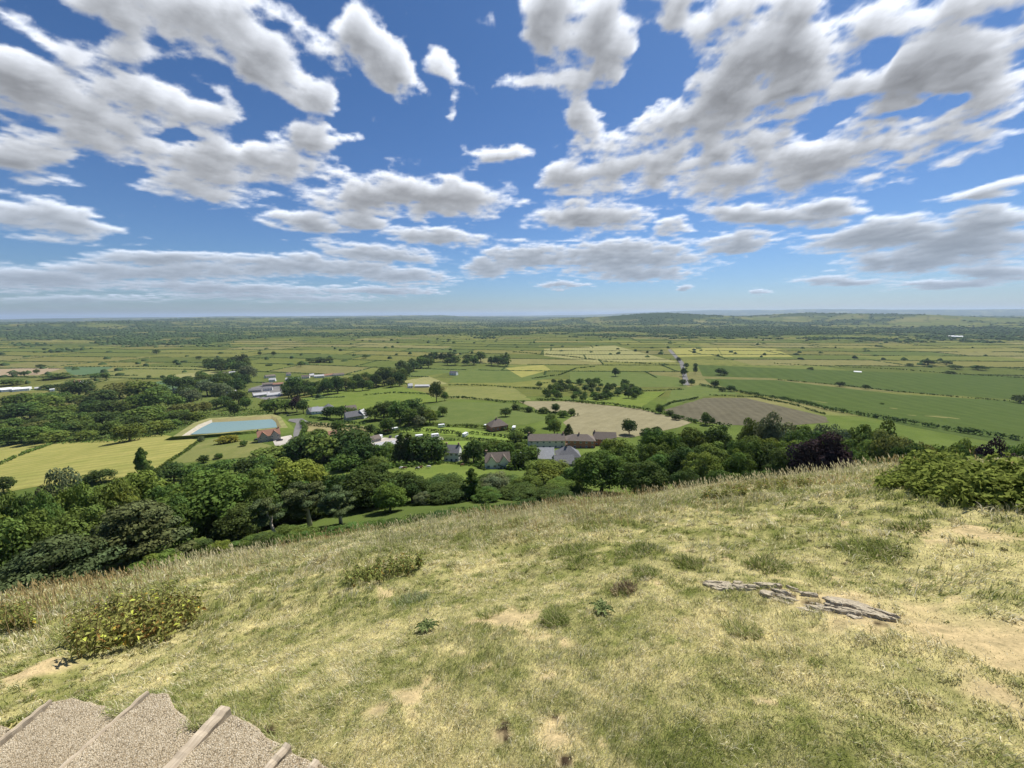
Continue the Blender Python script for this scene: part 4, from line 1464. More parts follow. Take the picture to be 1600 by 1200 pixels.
def far_country():
    rng = np.random.default_rng(77)
    pts = []
    # field boundaries of the patchwork
    us = np.arange(-5200, 5200, 5.0)
    v_rows = np.arange(2, 36)
    ca, sa = math.cos(CELL_A), math.sin(CELL_A)
    for k in v_rows:
        m = fbm(us / 140 + k * 3.1, us * 0 + k, 3, 12) > .32
        u = us[m]
        vv = k * CELL_H - 60 * np.sin(u / 700 + 1.0) - 25 * np.sin(u / 260 + 2.0)
        pts.append(np.stack([u, vv], -1))
        w = 170 + 320 * _hash(np.array(float(k)), np.array(3.0), 1)
        off = 400 * _hash(np.array(float(k)), np.array(9.0), 2)
        c = np.arange(-30, 30)
        for ci in c:
            if rng.random() < .30:
                continue
            uu = float(ci * w - off)
            t = np.arange(0, CELL_H, 5.0)
            t = t[rng.random(len(t)) < .8]
            vv = k * CELL_H + t - 60 * math.sin(uu / 700 + 1.0) - 25 * math.sin(uu / 260 + 2.0)
            pts.append(np.stack([np.full(len(t), uu), vv], -1))
    uv = np.vstack(pts)
    x = uv[:, 0] * ca - uv[:, 1] * sa
    y = uv[:, 0] * sa + uv[:, 1] * ca
    r = np.hypot(x, y)
    th = np.arctan2(x, y)
    ok = (r > 620) & (r < 5200) & (np.abs(th) < R(60))
    # keep clear of the traced fields on the right
    ok &= ~((th > R(24)) & (r < 1400)) & ~((r < 900) & (np.abs(th) < R(24)))
    x, y, r = x[ok], y[ok], r[ok]
    P = np.stack([x, y, h0(x, y) - .3], -1)
    H = rng.uniform(1.9, 3.2, len(P)) + 5 * (rng.random(len(P)) < .005)
    W = np.where(H > 6, rng.uniform(7, 11, len(P)), rng.uniform(4.5, 6.2, len(P)))
    m, nt, out = new_mat('distant_leaves')
    a1 = N(nt, 'Attribute', attribute_name='tone').outputs['Color']
    b = N(nt, 'BsdfDiffuse')
    nt.links.new(a1, b.inputs[0])
    nt.links.new(b.outputs[0], out.inputs[0])
    def put(name, P, W, H):
        V, q, t = ico_lumps(P, W, H, rng)
        tn = rng.uniform(.75, 1.3, len(P))[:, None] * np.array([.050, .078, .028])
        link(name, mesh_np(name, V, [q, t], m, np.repeat(tn, 9, 0)), kind='stuff')
    put('distant_hedgerows', P, W, H)
    # scattered and massed trees of the far country
    n = 60000
    th = rng.uniform(R(-60), R(60), n)
    r = 1 / rng.uniform(1 / 15000, 1 / 1300, n)
    x, y = np.sin(th) * r, np.cos(th) * r
    wn_ = fbm(x / 900, y / 500, 4, 23) * .6 + fbm(x / 180, y / 160, 3, 29) * .4
    thr = .60 - .145 * sstep(2500, 3600, r) - .05 * sstep(6000, 12000, r)
    p = sstep(thr - .02, thr + .04, wn_) * sstep(2200, 2900, r) + .006
    ok = rng.random(n) < p
    ok &= ~((th > R(20)) & (r < 1500))
    x, y, r = x[ok], y[ok], r[ok]
    P = np.stack([x, y, h0(x, y) - .5], -1)
    W = rng.uniform(8, 16, len(P)) * (1 + r / 6000)
    H = rng.uniform(5, 10, len(P)) * (1 + r / 16000)
    put('distant_trees', P, W, H)


far_country()

# ------------------------------------------------------------------ buildings
WALLM = {
    'white': rough_mat('white_render', (.70, .70, .68), (.80, .80, .78), 1.5, .9),
    'cream': rough_mat('cream_render', (.66, .62, .53), (.76, .72, .63), 1.5, .9),
    'stone': rough_mat('grey_stone', (.30, .28, .24), (.46, .43, .37), 3, .95, .4),
    'brick': rough_mat('red_brick', (.36, .15, .09), (.46, .22, .14), 4, .95, .3),
    'grey': rough_mat('grey_render', (.36, .35, .33), (.46, .45, .43), 2, .9),
    'metal': rough_mat('white_sheet_metal', (.72, .74, .76), (.82, .83, .84), .4, .5),
}
ROOFM = {
    'slate': rough_mat('slate_roof', (.105, .105, .115), (.19, .19, .20), 2.5, .8, .4),
    'brown': rough_mat('brown_tile_roof', (.120, .100, .085), (.20, .165, .14), 2.5, .9, .4),
    'red': rough_mat('red_tile_roof', (.22, .115, .078), (.31, .18, .125), 2.5, .9, .4),
    'pale': rough_mat('pale_grey_roof', (.36, .36, .37), (.50, .50, .51), 1.5, .8),
    'white': rough_mat('white_roof', (.66, .68, .70), (.80, .81, .82), 1, .6),
}
GLASS = rough_mat('dark_window', (.03, .04, .05), (.08, .10, .12), 1, .15, spec=.6)
FRAME = rough_mat('white_frame', (.72, .72, .70), (.80, .80, .78), 3, .6)
DOORM = rough_mat('painted_door', (.10, .13, .16), (.16, .18, .20), 3, .6)
CHIM = rough_mat('chimney_brick', (.26, .17, .13), (.36, .25, .19), 5, .9)


def slab(mb, a, b, c, d, t):
    """roof slope through four corners with thickness t"""
    a, b, c, d = (Vector(v) for v in (a, b, c, d))
    n = (b - a).cross(d - a).normalized() * t
    if n.z < 0:
        n = -n
    mb.add([a, b, c, d, a + n, b + n, c + n, d + n], [(0, 3, 2, 1), (4, 5, 6, 7), (0, 1, 5, 4), (1, 2, 6, 5), (2, 3, 7, 6), (3, 0, 4, 7)])


def house(name, label, px, py, wpx, d, eave, rise, wall, roof, rz=0, style='gable', rows=2, cols=3, chim=1, cross=0, door=True, cat='house', group=None, lean=0, w=None, parts=True):
    p = at(px, py, 60)
    k = depth_of(p) / F
    W = w or wpx * k
    face = math.atan2(-p.x, p.y)              # front looks back at the hill
    o = thing(name, (p.x, p.y, p.z), label, cat, group, face + R(rz))
    x0, x1, y0, y1 = -W / 2, W / 2, -d / 2, d / 2
    mb = MB()
    if style == 'hip':
        mb.box(x0, x1, y0, y1, -1.2, eave)
    elif style == 'flat':
        mb.box(x0, x1, y0, y1, -1.2, eave)
    else:
        prof = [(y0, -1.2), (y1, -1.2), (y1, eave), (0, eave + rise), (y0, eave)]
        vs = [(x0, q[0], q[1]) for q in prof] + [(x1, q[0], q[1]) for q in prof]
        mb.add(vs, [(0, 4, 3, 2, 1), (5, 6, 7, 8, 9)] + [(i, (i + 1) % 5, (i + 1) % 5 + 5, i + 5) for i in range(5)])
    if cross:
        for i in range(cross):
            cx = x0 + W * (i + .5) / cross
            gw = W / cross * .34
            prof = [(cx - gw, 0), (cx + gw, 0), (cx + gw, eave), (cx, eave + rise * .85), (cx - gw, eave)]
            mb.prism(prof, y0 - .5, y0 + .6)
    mb.obj('wall', WALLM[wall], o)
    rb = MB()
    ov, t = .35, .16
    if style == 'hip':
        r_ = min(W, d) / 2
        hx = max(W / 2 - r_, .3)
        e = eave - .02
        A, B, C, D = (x0 - ov, y0 - ov, e), (x1 + ov, y0 - ov, e), (x1 + ov, y1 + ov, e), (x0 - ov, y1 + ov, e)
        E, G = (-hx, 0, eave + rise), (hx, 0, eave + rise)
        low = [(v[0], v[1], v[2] - .14) for v in (A, B, C, D)]
        rb.add([A, B, C, D, E, G] + low, [(0, 1, 5, 4), (2, 3, 4, 5), (1, 2, 5), (3, 0, 4), (0, 6, 7, 1), (1, 7, 8, 2), (2, 8, 9, 3), (3, 9, 6, 0), (9, 8, 7, 6)])
    elif style == 'flat':
        rb.box(x0 - .2, x1 + .2, y0 - .2, y1 + .2, eave + .01, eave + .25)
    else:
        s = rise / (d / 2)
        for sg in (-1, 1):
            slab(rb, (x0 - ov * .6, sg * (d / 2 + ov), eave - s * ov + .02), (x1 + ov * .6, sg * (d / 2 + ov), eave - s * ov + .02), (x1 + ov * .6, 0, eave + rise + .02), (x0 - ov * .6, 0, eave + rise + .02), t)
    if cross:
        for i in range(cross):
            cx = x0 + W * (i + .5) / cross
            gw = W / cross * .34 + .3
            s2 = rise * .85 / (W / cross * .34)
            for sg in (-1, 1):
                slab(rb, (cx + sg * gw, y0 - .75, eave - s2 * .3 + .05), (cx, y0 - .75, eave + rise * .85 + .05), (cx, -d * .06, eave + rise * .85 + .05), (cx + sg * gw, -d * .06, eave - s2 * .3 + .05), t)
    ro = rb.obj('roof', ROOFM[roof], o)
    for i in range(chim):
        cx = (x0 + .7 if i == 0 else x1 - .7) if style == 'gable' else (-.8 + 1.6 * i)
        cb = MB()
        cb.box(cx - .42, cx + .42, -.35, .35, eave + rise * .5, eave + rise + 1.1)
        cb.box(cx - .50, cx + .50, -.43, .43, eave + rise + 1.1, eave + rise + 1.22)
        cb.tube([(cx, 0, eave + rise + 1.2), (cx, 0, eave + rise + 1.55)], [.14, .12], 8)
        cb.obj('chimney', CHIM, ro)
    if not parts:
        return o
    hgt = eave / max(rows, 1)
    for rr in range(rows):
        for c in range(cols):
            wx = x0 + W * (c + .5) / cols
            ww, wh = min(1.3, W / cols * .5), min(1.25, hgt * .5)
            wz = rr * hgt + hgt * .38
            yf = y0 - (.5 if cross and any(abs(wx - (x0 + W * (i + .5) / cross)) < W / cross * .34 for i in range(cross)) else 0)
            if door and rr == 0 and c == cols // 2:
                db = MB()
                db.box(wx - .5, wx + .5, yf - .05, yf + .08, 0, 2.05)
                dd = db.obj('door', DOORM, o)
                hb = MB()
                hb.box(wx + .34, wx + .42, yf - .10, yf - .05, .98, 1.06)
                hb.obj('handle', FRAME, dd)
                continue
            fb = MB()
            for bx in ((wx - ww / 2, wx - ww / 2 + .1, wz, wz + wh), (wx + ww / 2 - .1, wx + ww / 2, wz, wz + wh), (wx - ww / 2 + .1, wx + ww / 2 - .1, wz, wz + .1), (wx - ww / 2 + .1, wx + ww / 2 - .1, wz + wh - .1, wz + wh), (wx - .04, wx + .04, wz + .1, wz + wh - .1)):
                fb.box(bx[0], bx[1], yf - .07, yf + .05, bx[2], bx[3])
            fo = fb.obj('window', FRAME, o)
            pb = MB()
            pb.box(wx - ww / 2 + .02, wx + ww / 2 - .02, yf - .03, yf + .02, wz + .02, wz + wh - .02)
            pb.obj('pane', GLASS, fo)
    return o


house('white_house', 'tall white house with a dark slate roof at the edge of the cow pasture', 708, 719, 23, 7.0, 5.6, 3.0, 'white', 'slate', -14, rows=2, cols=3, chim=2)
house('white_cottage', 'long white cottage with two front gables and a brown roof, beside the cow pasture', 777, 730, 38, 7.5, 4.3, 3.2, 'white', 'brown', 4, rows=1, cols=4, chim=1, cross=2)
house('stone_house', 'grey stone house with a red tiled roof and twin gables in front of the reservoir', 421, 688, 30, 8.5, 4.8, 3.6, 'stone', 'red', 2, rows=2, cols=4, chim=2, cross=2)
house('brick_house', 'red brick house with a dark hipped roof behind the campsite hedge', 777, 671, 28, 10, 4.0, 4.6, 'brick', 'brown', 24, 'hip', rows=1, cols=4, chim=1)
house('terraced_house', 'cream terrace with a long brown roof below the pale ploughed field', 853, 698, 56, 9, 5.6, 2.9, 'cream', 'brown', 6, rows=2, cols=6, chim=2)
house('terraced_house', 'brick terrace with a dark brown roof next to the cream terrace', 906, 698, 44, 9, 5.4, 3.0, 'brick', 'brown', 6, 'hip', rows=2, cols=5, chim=1)
house('terraced_house', 'end of the brown-roofed terrace half hidden by the light green crown', 944, 694, 34, 9, 4.8, 3.4, 'brick', 'brown', 6, rows=2, cols=4, chim=1)
house('bungalow', 'pale bungalow with a light grey roof in front of the cream terrace', 850, 719, 30, 8.5, 2.7, 4.2, 'cream', 'pale', 4, rows=1, cols=4, chim=0)
house('bungalow', 'bungalow with a dark slate hipped roof right of the light grey one', 887, 717, 36, 9.5, 2.7, 4.4, 'cream', 'slate', 8, 'hip', rows=1, cols=4, chim=1)
house('bungalow', 'low grey roof showing below the two bungalows among the trees', 880, 727, 30, 8, 2.4, 2.8, 'stone', 'slate', 14, rows=1, cols=3, chim=0)
house('hamlet_house', 'pale-roofed house at the left end of the lane hamlet', 500, 646, 20, 9, 3.6, 3.6, 'white', 'pale', -20, rows=1, cols=4, chim=0)
house('hamlet_house', 'dark-roofed house just left of the pale-roofed hamlet house', 490, 646, 16, 9, 3.4, 3.6, 'stone', 'slate', 25, rows=1, cols=3, chim=1)
house('hamlet_house', 'dark pyramid roof behind the hamlet garden trees', 514, 641, 14, 10, 3.4, 4.4, 'stone', 'slate', 10, 'hip', rows=1, cols=3, chim=0)
house('hamlet_house', 'grey stone house with a bright white gable at the right end of the hamlet', 552, 655, 24, 8, 3.6, 4.0, 'stone', 'slate', 14, rows=1, cols=4, chim=2)
house('hamlet_house', 'white house end catching the sun beside the grove of trees', 566, 653, 12, 8, 3.8, 4.2, 'white', 'pale', 60, rows=1, cols=2, chim=0)
house('hamlet_house', 'cream cottage behind the right end of the hamlet', 548, 642, 16, 8, 3.0, 3.0, 'cream', 'brown', 10, rows=1, cols=3, chim=1)
house('garden_shed', 'red-roofed shed between the tan field and the shelter belt', 519, 681, 15, 6, 1.9, 2.0, 'brick', 'red', 12, rows=1, cols=2, chim=0, cat='shed', door=False)
house('farm_shed', 'brown shed at the left end of the campsite', 585, 689, 16, 7, 2.4, 1.6, 'stone', 'brown', 20, rows=1, cols=3, chim=0, cat='shed', door=False)
house('farm_shed', 'long low grey shed under the campsite trees', 602, 698, 30, 6, 2.0, 1.4, 'grey', 'pale', 10, rows=1, cols=4, chim=0, cat='shed', door=False)
house('farmhouse', 'white farmhouse in the gap of the curved copse', 709, 586, 12, 10, 5.4, 4.2, 'white', 'slate', -30, rows=2, cols=3, chim=1)
house('farmhouse', 'small white house at the end of the hay meadow', 641, 606, 7, 9, 4.6, 3.6, 'white', 'pale', 10, rows=2, cols=2, chim=1)
house('barn', 'long grey barn beside the small white house at the hay meadow', 660, 605, 22, 10, 3.0, 2.0, 'grey', 'pale', -12, rows=1, cols=4, chim=0, cat='barn', door=False)
house('farmhouse', 'pink-roofed farmhouse among the western fields', 119, 600, 10, 10, 5.0, 4.0, 'cream', 'red', 10, rows=2, cols=3, chim=1)
house('barn', 'bright white barn right of the pink-roofed farmhouse', 132, 600, 8, 12, 4.0, 3.0, 'metal', 'white', -30, rows=1, cols=2, chim=0, cat='barn', door=False)
house('barn', 'small white shed by the hedge below the big industrial sheds', 82, 611, 5, 9, 4.0, 1.5, 'metal', 'white', 0, 'flat', rows=1, cols=1, chim=0, cat='barn', door=False)
house('barn', 'small cream shed just right of the big industrial sheds', 60, 608, 7, 9, 2.6, 1.8, 'cream', 'pale', 0, rows=1, cols=1, chim=0, cat='barn', door=False)
house('cottage', 'white-gabled cottage with a pink chimney among the western trees', 92, 627, 8, 8, 4.0, 3.6, 'white', 'brown', 30, rows=1, cols=2, chim=1)
house('cottage', 'white cottage end showing between dark western trees', 154, 622, 4, 7, 4.4, 3.4, 'white', 'brown', 60, rows=1, cols=1, chim=1, door=False)
for x, lab in ((4, 'white industrial shed cut by the left edge'), (18, 'white industrial shed in the middle of the sheds by the left edge'), (35, 'white industrial shed with a blue-grey side, last of the sheds by the left edge')):
    house('industrial_shed', lab, x, 611 - x * .03, 17, 26, 4.6, 1.6, 'metal', 'white', -8, rows=1, cols=3, chim=0, cat='shed', door=False, group='industrial sheds')
house('industrial_shed', 'long white shed roof far off in the wooded country', 1493, 527, 15, 40, 6, 3, 'metal', 'white', 0, rows=1, cols=4, chim=0, cat='shed', door=False, parts=False)
house('polytunnel', 'tiny white polytunnel on the great green field', 1340, 581.5, 9, 8, 1.2, 1.4, 'metal', 'white', 6, rows=1, cols=1, chim=0, cat='polytunnel', door=False, parts=False)
TOWN = [
    (352, 586, 10, 'cream', 'brown', 'cream house on the far edge of the town by the round copse'),
    (364, 585, 9, 'white', 'pale', 'white house right of the cream one by the round copse'),
    (378, 588, 11, 'cream', 'red', 'red-roofed cream house above the town trees'),
    (422, 590, 14, 'cream', 'brown', 'cream house with a flat-looking roof at the left of the upper town'),
    (426, 596, 9, 'white', 'pale', 'white house in front of the flat-looking cream house'),
    (451, 587, 6, 'white', 'brown', 'narrow white gable standing up in the upper town'),
    (458, 594, 20, 'white', 'pale', 'long low white building of the upper town'),
    (478, 591, 11, 'cream', 'brown', 'brown hipped house right of the long low white building'),
    (487, 589, 7, 'cream', 'pale', 'pale gable house beside the brown hipped house'),
    (499, 590, 14, 'cream', 'pale', 'pale-roofed house in the middle of the upper town row'),
    (513, 588, 18, 'cream', 'red', 'red-brown roofed house in the upper town row'),
    (529, 587, 16, 'cream', 'brown', 'brown-roofed house at the right end of the upper town'),
    (419, 603, 15, 'stone', 'brown', 'brown-roofed stone house at the top of the town yard'),
    (435, 603, 14, 'stone', 'red', 'reddish-roofed house right of the town yard'),
    (400, 612, 18, 'grey', 'slate', 'grey school building at the left of the town yard'),
    (418, 610, 14, 'white', 'slate', 'white-framed grey building in the middle of the town yard'),
    (409, 619, 22, 'grey', 'pale', 'long pale-roofed building along the bottom of the town yard'),
    (428, 619, 18, 'white', 'pale', 'bright pale roof at the right bottom of the town yard'),
    (361, 616, 14, 'white', 'white', 'white-roofed house alone in the trees behind the reservoir'),
    (282, 612, 14, 'white', 'pale', 'low white building half hidden in the trees behind the wood'),
    (297, 621, 4, 'white', 'white', 'small white hut in the dark trees behind the wood'),
    (303, 599, 7, 'white', 'pale', 'white house in the trees below the stubble field'),
    (383, 598, 8, 'stone', 'pale', 'stone house with a pale roof below the town trees'),
]
for x, y, w, wl, rf, lab in TOWN:
    house('town_house', lab, x, y, w, 9 + (w > 12) * 2, 4.4 if w < 16 else 3.6, 2.6 + (w < 12) * .8, wl, rf, random.uniform(-25, 25), rows=1 if w > 15 else 2, cols=2 if w < 10 else 4, chim=1 if wl != 'grey' else 0, group='town houses', door=False)

# ------------------------------------------------------------------ vehicles and caravans
PAINT = {k: rough_mat(k + '_paint', c, tuple(v * 1.1 for v in c), 1, .35, spec=.5) for k, c in
         {'white': (.74, .75, .76), 'red': (.42, .05, .04), 'black': (.03, .03, .035), 'blue': (.08, .12, .22), 'silver': (.42, .43, .45)}.items()}
TYRE = rough_mat('tyre', (.02, .02, .02), (.04, .04, .04), 5, .9)
RIMM = rough_mat('wheel_rim', (.35, .35, .36), (.5, .5, .5), 5, .4)


def wheel(parent, x, y, r=.32):
    wb = MB()
    wb.tube([(x, y - .10, r), (x, y + .10, r)], [r, r], 14)
    wo = wb.obj('wheel', TYRE, parent)
    hb = MB()
    hb.tube([(x, y - .115, r), (x, y + .115, r)], [r * .55, r * .55], 10)
    hb.obj('rim', RIMM, wo)


def car(label, px, py, col, rz, group='cars and caravans in the valley'):
    p = at(px, py, 60)
    o = thing('parked_car', (p.x, p.y, p.z + .24), label, 'car', group, math.atan2(-p.x, p.y) + R(rz))
    b = MB()
    b.prism([(-2.1, .28), (2.1, .28), (2.15, .62), (1.95, .86), (.95, .95), (-1.7, .98), (-2.1, .80)], -.85, .85)
    b.prism([(-1.75, .97), (.95, .94), (.35, 1.42), (-1.2, 1.46)], -.72, .72)
    b.obj('body', PAINT[col], o)
    g = MB()
    g.prism([(-1.45, 1.03), (.62, 1.02), (.28, 1.36), (-1.1, 1.38)], -.735, .735)
    g.obj('window', GLASS, o)
    for x in (-1.3, 1.3):
        for y in (-.78, .78):
            wheel(o, x, y)
    for y in (-.6, .6):
        l = MB()
        l.box(2.08, 2.17, y - .14, y + .14, .62, .74)
        l.obj('headlight', FRAME, o)
    return o


def caravan(label, px, py, rz, col='white', group='cars and caravans in the valley'):
    p = at(px, py, 60)
    o = thing('caravan', (p.x, p.y, p.z + .24), label, 'caravan', group, math.atan2(-p.x, p.y) + R(rz))
    b = MB()
    b.prism([(-2.7, .45), (2.6, .45), (2.85, 1.0), (2.55, 2.35), (2.2, 2.55), (-2.4, 2.55), (-2.75, 2.2)], -1.1, 1.1)
    b.obj('body', PAINT[col], o)
    for x0, x1 in ((-2.0, -.9), (.9, 2.0)):
        g = MB()
        g.box(x0, x1, -1.12, 1.12, 1.35, 1.95)
        g.obj('window', GLASS, o)
    d = MB()
    d.box(-.4, .25, -1.125, -1.09, .55, 2.2)
    d.obj('door', FRAME, o)
    for y in (-.95, .95):
        wheel(o, -.1, y)
    t = MB()
    t.tube([(2.6, -.5, .5), (3.8, 0, .48)], [.05, .05], 6)
    t.tube([(2.6, .5, .5), (3.8, 0, .48)], [.05, .05], 6)
    t.obj('towbar', RIMM, o)
    return o


for x, y, rz, lab in ((617, 673.5, 20, 'white caravan by the upper campsite hedge'), (594, 686, 70, 'white caravan in front of the brown campsite shed'), (680, 683.5, 8, 'white caravan at the right end of the campsite'),
                      (727, 682, 60, 'white caravan with an awning next to the yellow-green hedge end'), (655, 685, 5, 'white caravan in the middle of the campsite'), (803, 671.5, 80, 'white caravan right of the red brick house'),
                      (690, 668, 10, 'white caravan tucked in the hedge below the long pasture'), (761, 668, 40, 'cream-white caravan left of the red brick house')):
    caravan(lab, x, y, rz)
for x, y, c, rz, lab in ((604, 674.5, 'red', 15, 'red car at the top of the campsite'), (610, 684, 'black', 80, 'black car on the campsite gravel'), (622, 684, 'silver', 20, 'silver car on the campsite gravel'),
                         (437, 689, 'black', 5, 'black car in front of the red-roofed stone house'), (402, 688.5, 'black', -30, 'dark car left of the red-roofed stone house'), (451, 650, 'black', 15, 'black car at the top of the lane by the reservoir'),
                         (316, 651.5, 'white', 10, 'white car on the far bank of the reservoir'), (815, 711, 'silver', 60, 'silver car left of the light grey bungalow roof'), (640, 686, 'white', 10, 'white car right of the silver car on the campsite'),
                         (413, 622, 'white', 20, 'white car parked below the town yard')):
    car(lab, x, y, c, rz)

# ------------------------------------------------------------------ cows in the pasture (one body each, lying or grazing)
COWM = {'white': rough_mat('white_hide', (.60, .57, .52), (.72, .69, .64), 1.2, .9), 'brown': rough_mat('brown_hide', (.10, .055, .035), (.16, .09, .06), 1.5, .9),
        'pied': rough_mat('pied_hide', (.05, .045, .04), (.62, .60, .56), .9, .9, stops=[(.46, (.04, .035, .03)), (.52, (.62, .60, .56))])}


def cow(label, px, py, coat, rz):
    p = at(px, py, 60)
    me = bpy.data.meshes.new('cow')
    vs = [(0, 0, 1.05), (-.75, 0, 1.08), (.6, 0, 1.08), (.95, 0, 1.15), (1.2, 0, .85), (1.38, 0, .50), (1.5, 0, .28),
          (-.80, .2, .62), (-.92, .22, .36), (-.86, .22, .04), (-.80, -.2, .62), (-.92, -.22, .36), (-.86, -.22, .04),
          (.58, .2, .62), (.60, .2, .34), (.58, .2, .04), (.58, -.2, .62), (.60, -.2, .34), (.58, -.2, .04), (-1.0, 0, 1.12), (-1.08, 0, .6)]
    es = [(0, 1), (0, 2), (2, 3), (3, 4), (4, 5), (5, 6), (1, 7), (7, 8), (8, 9), (1, 10), (10, 11), (11, 12), (2, 13), (13, 14), (14, 15), (2, 16), (16, 17), (17, 18), (1, 19), (19, 20)]
    rad = [.42, .36, .38, .26, .17, .14, .10, .15, .09, .07, .15, .09, .07, .14, .08, .07, .14, .08, .07, .07, .03]
    me.from_pydata(vs, es, [])
    me.materials.append(COWM[coat])
    o = link('cow', me)
    o.location = (p.x, p.y, p.z + .13)
    o.rotation_euler = (0, 0, R(rz))
    sk = o.modifiers.new('skin', 'SKIN')
    for i, r_ in enumerate(rad):
        me.skin_vertices[0].data[i].radius = (r_, r_)
    me.skin_vertices[0].data[0].use_root = True
    ss = o.modifiers.new('smooth', 'SUBSURF')
    ss.levels = ss.render_levels = 1
    return tag(o, label, 'cow', 'cattle in the pasture')


_cows = [('pale cow grazing highest up the pasture, left of the others', 627, 734, 'white', 15), ('dark cow right beside the pale cow in the pasture', 632, 734, 'brown', 200), ('black and white cow in the middle of the pasture', 652, 734.5, 'pied', 10),
         ('dark cow grazing right of the black and white cow', 657, 733, 'brown', 30), ('pale cow alone on the right of the herd', 670, 732, 'white', 190), ('dark cow near the white house end of the pasture', 722, 729, 'brown', 40)]

for _c in _cows:
    cow(*_c)

# ------------------------------------------------------------------ steps at the lower left
def pebble_mat():
    m, nt, out = new_mat('pebble_concrete')
    tc = N(nt, 'TexCoord').outputs['Object']
    vo = N(nt, 'TexVoronoi')
    vo.inputs['Scale'].default_value = 135
    nt.links.new(tc, vo.inputs['Vector'])
    pick = N(nt, 'SeparateColor')
    nt.links.new(vo.outputs['Color'], pick.inputs[0])
    col = ramp(nt, pick.outputs[0], [(0, (.14, .12, .09)), (.10, (.35, .300, .215)), (.5, (.46, .400, .295)), (.85, (.53, .465, .355)), (1, (.62, .565, .46))])
    gap = ramp(nt, vo.outputs['Distance'], [(.35, (1, 1, 1)), (.75, (.66, .60, .52))])
    col = mixc(nt, 1.0, col, gap, 'MULTIPLY')
    big = noise_node(nt, tc, 3.0, 5, .6)
    col = mixc(nt, 1.0, col, ramp(nt, big, [(.25, (.66, .63, .58)), (.7, (1.12, 1.11, 1.08))]), 'MULTIPLY')
    b = N(nt, 'BsdfPrincipled')
    b.inputs['Roughness'].default_value = .9
    b.inputs['Specular IOR Level'].default_value = .2
    nt.links.new(col, b.inputs['Base Color'])
    bp = N(nt, 'Bump')
    bp.inputs['Strength'].default_value = .8
    bp.inputs['Distance'].default_value = .008
    nt.links.new(math_n(nt, 'SUBTRACT', 1.0, vo.outputs['Distance']), bp.inputs['Height'])
    nt.links.new(bp.outputs[0], b.inputs['Normal'])
    nt.links.new(b.outputs[0], out.inputs[0])
    return m


def timber_mat():
    m, nt, out = new_mat('weathered_timber')
    tc = N(nt, 'TexCoord').outputs['Object']
    mp = N(nt, 'Mapping')
    mp.inputs['Scale'].default_value = (3, 60, 60)
    nt.links.new(tc, mp.inputs['Vector'])
    f = noise_node(nt, mp.outputs[0], 1.0, 6, .65)
    f2 = noise_node(nt, tc, 9.0, 4, .6)
    col = ramp(nt, f, [(.25, (.24, .19, .13)), (.5, (.42, .35, .26)), (.75, (.54, .47, .36))])
    col = mixc(nt, 1.0, col, ramp(nt, f2, [(.3, (.75, .73, .70)), (.7, (1.1, 1.1, 1.08))]), 'MULTIPLY')
    b = N(nt, 'BsdfPrincipled')
    b.inputs['Roughness'].default_value = .85
    nt.links.new(col, b.inputs['Base Color'])
    bp = N(nt, 'Bump')
    bp.inputs['Strength'].default_value = .5
    bp.inputs['Distance'].default_value = .004
    nt.links.new(f, bp.inputs['Height'])
    nt.links.new(bp.outputs[0], b.inputs['Normal'])
    nt.links.new(b.outputs[0], out.inputs[0])
    return m


PEB, TIM = pebble_mat(), timber_mat()
BOARDS = [((78, 1093), (-150, 1272), .026), ((230, 1079), (-60, 1335), .026), ((352, 1103), (130, 1345), .075), ((450, 1162), (290, 1345), .050), ((495, 1186), (380, 1345), .045)]
STEP_LAB = ['pebbly step at the left edge, lowest and farthest down the path', 'pebbly step with a crumbled turf side, next up from the left edge', 'wide pebbly step with a square top corner, in the middle of the flight',
            'pebbly step held by the broad flat timber board', 'narrow pebbly step above the broad board, near the bottom edge', 'topmost pebbly step, only its corner in view']


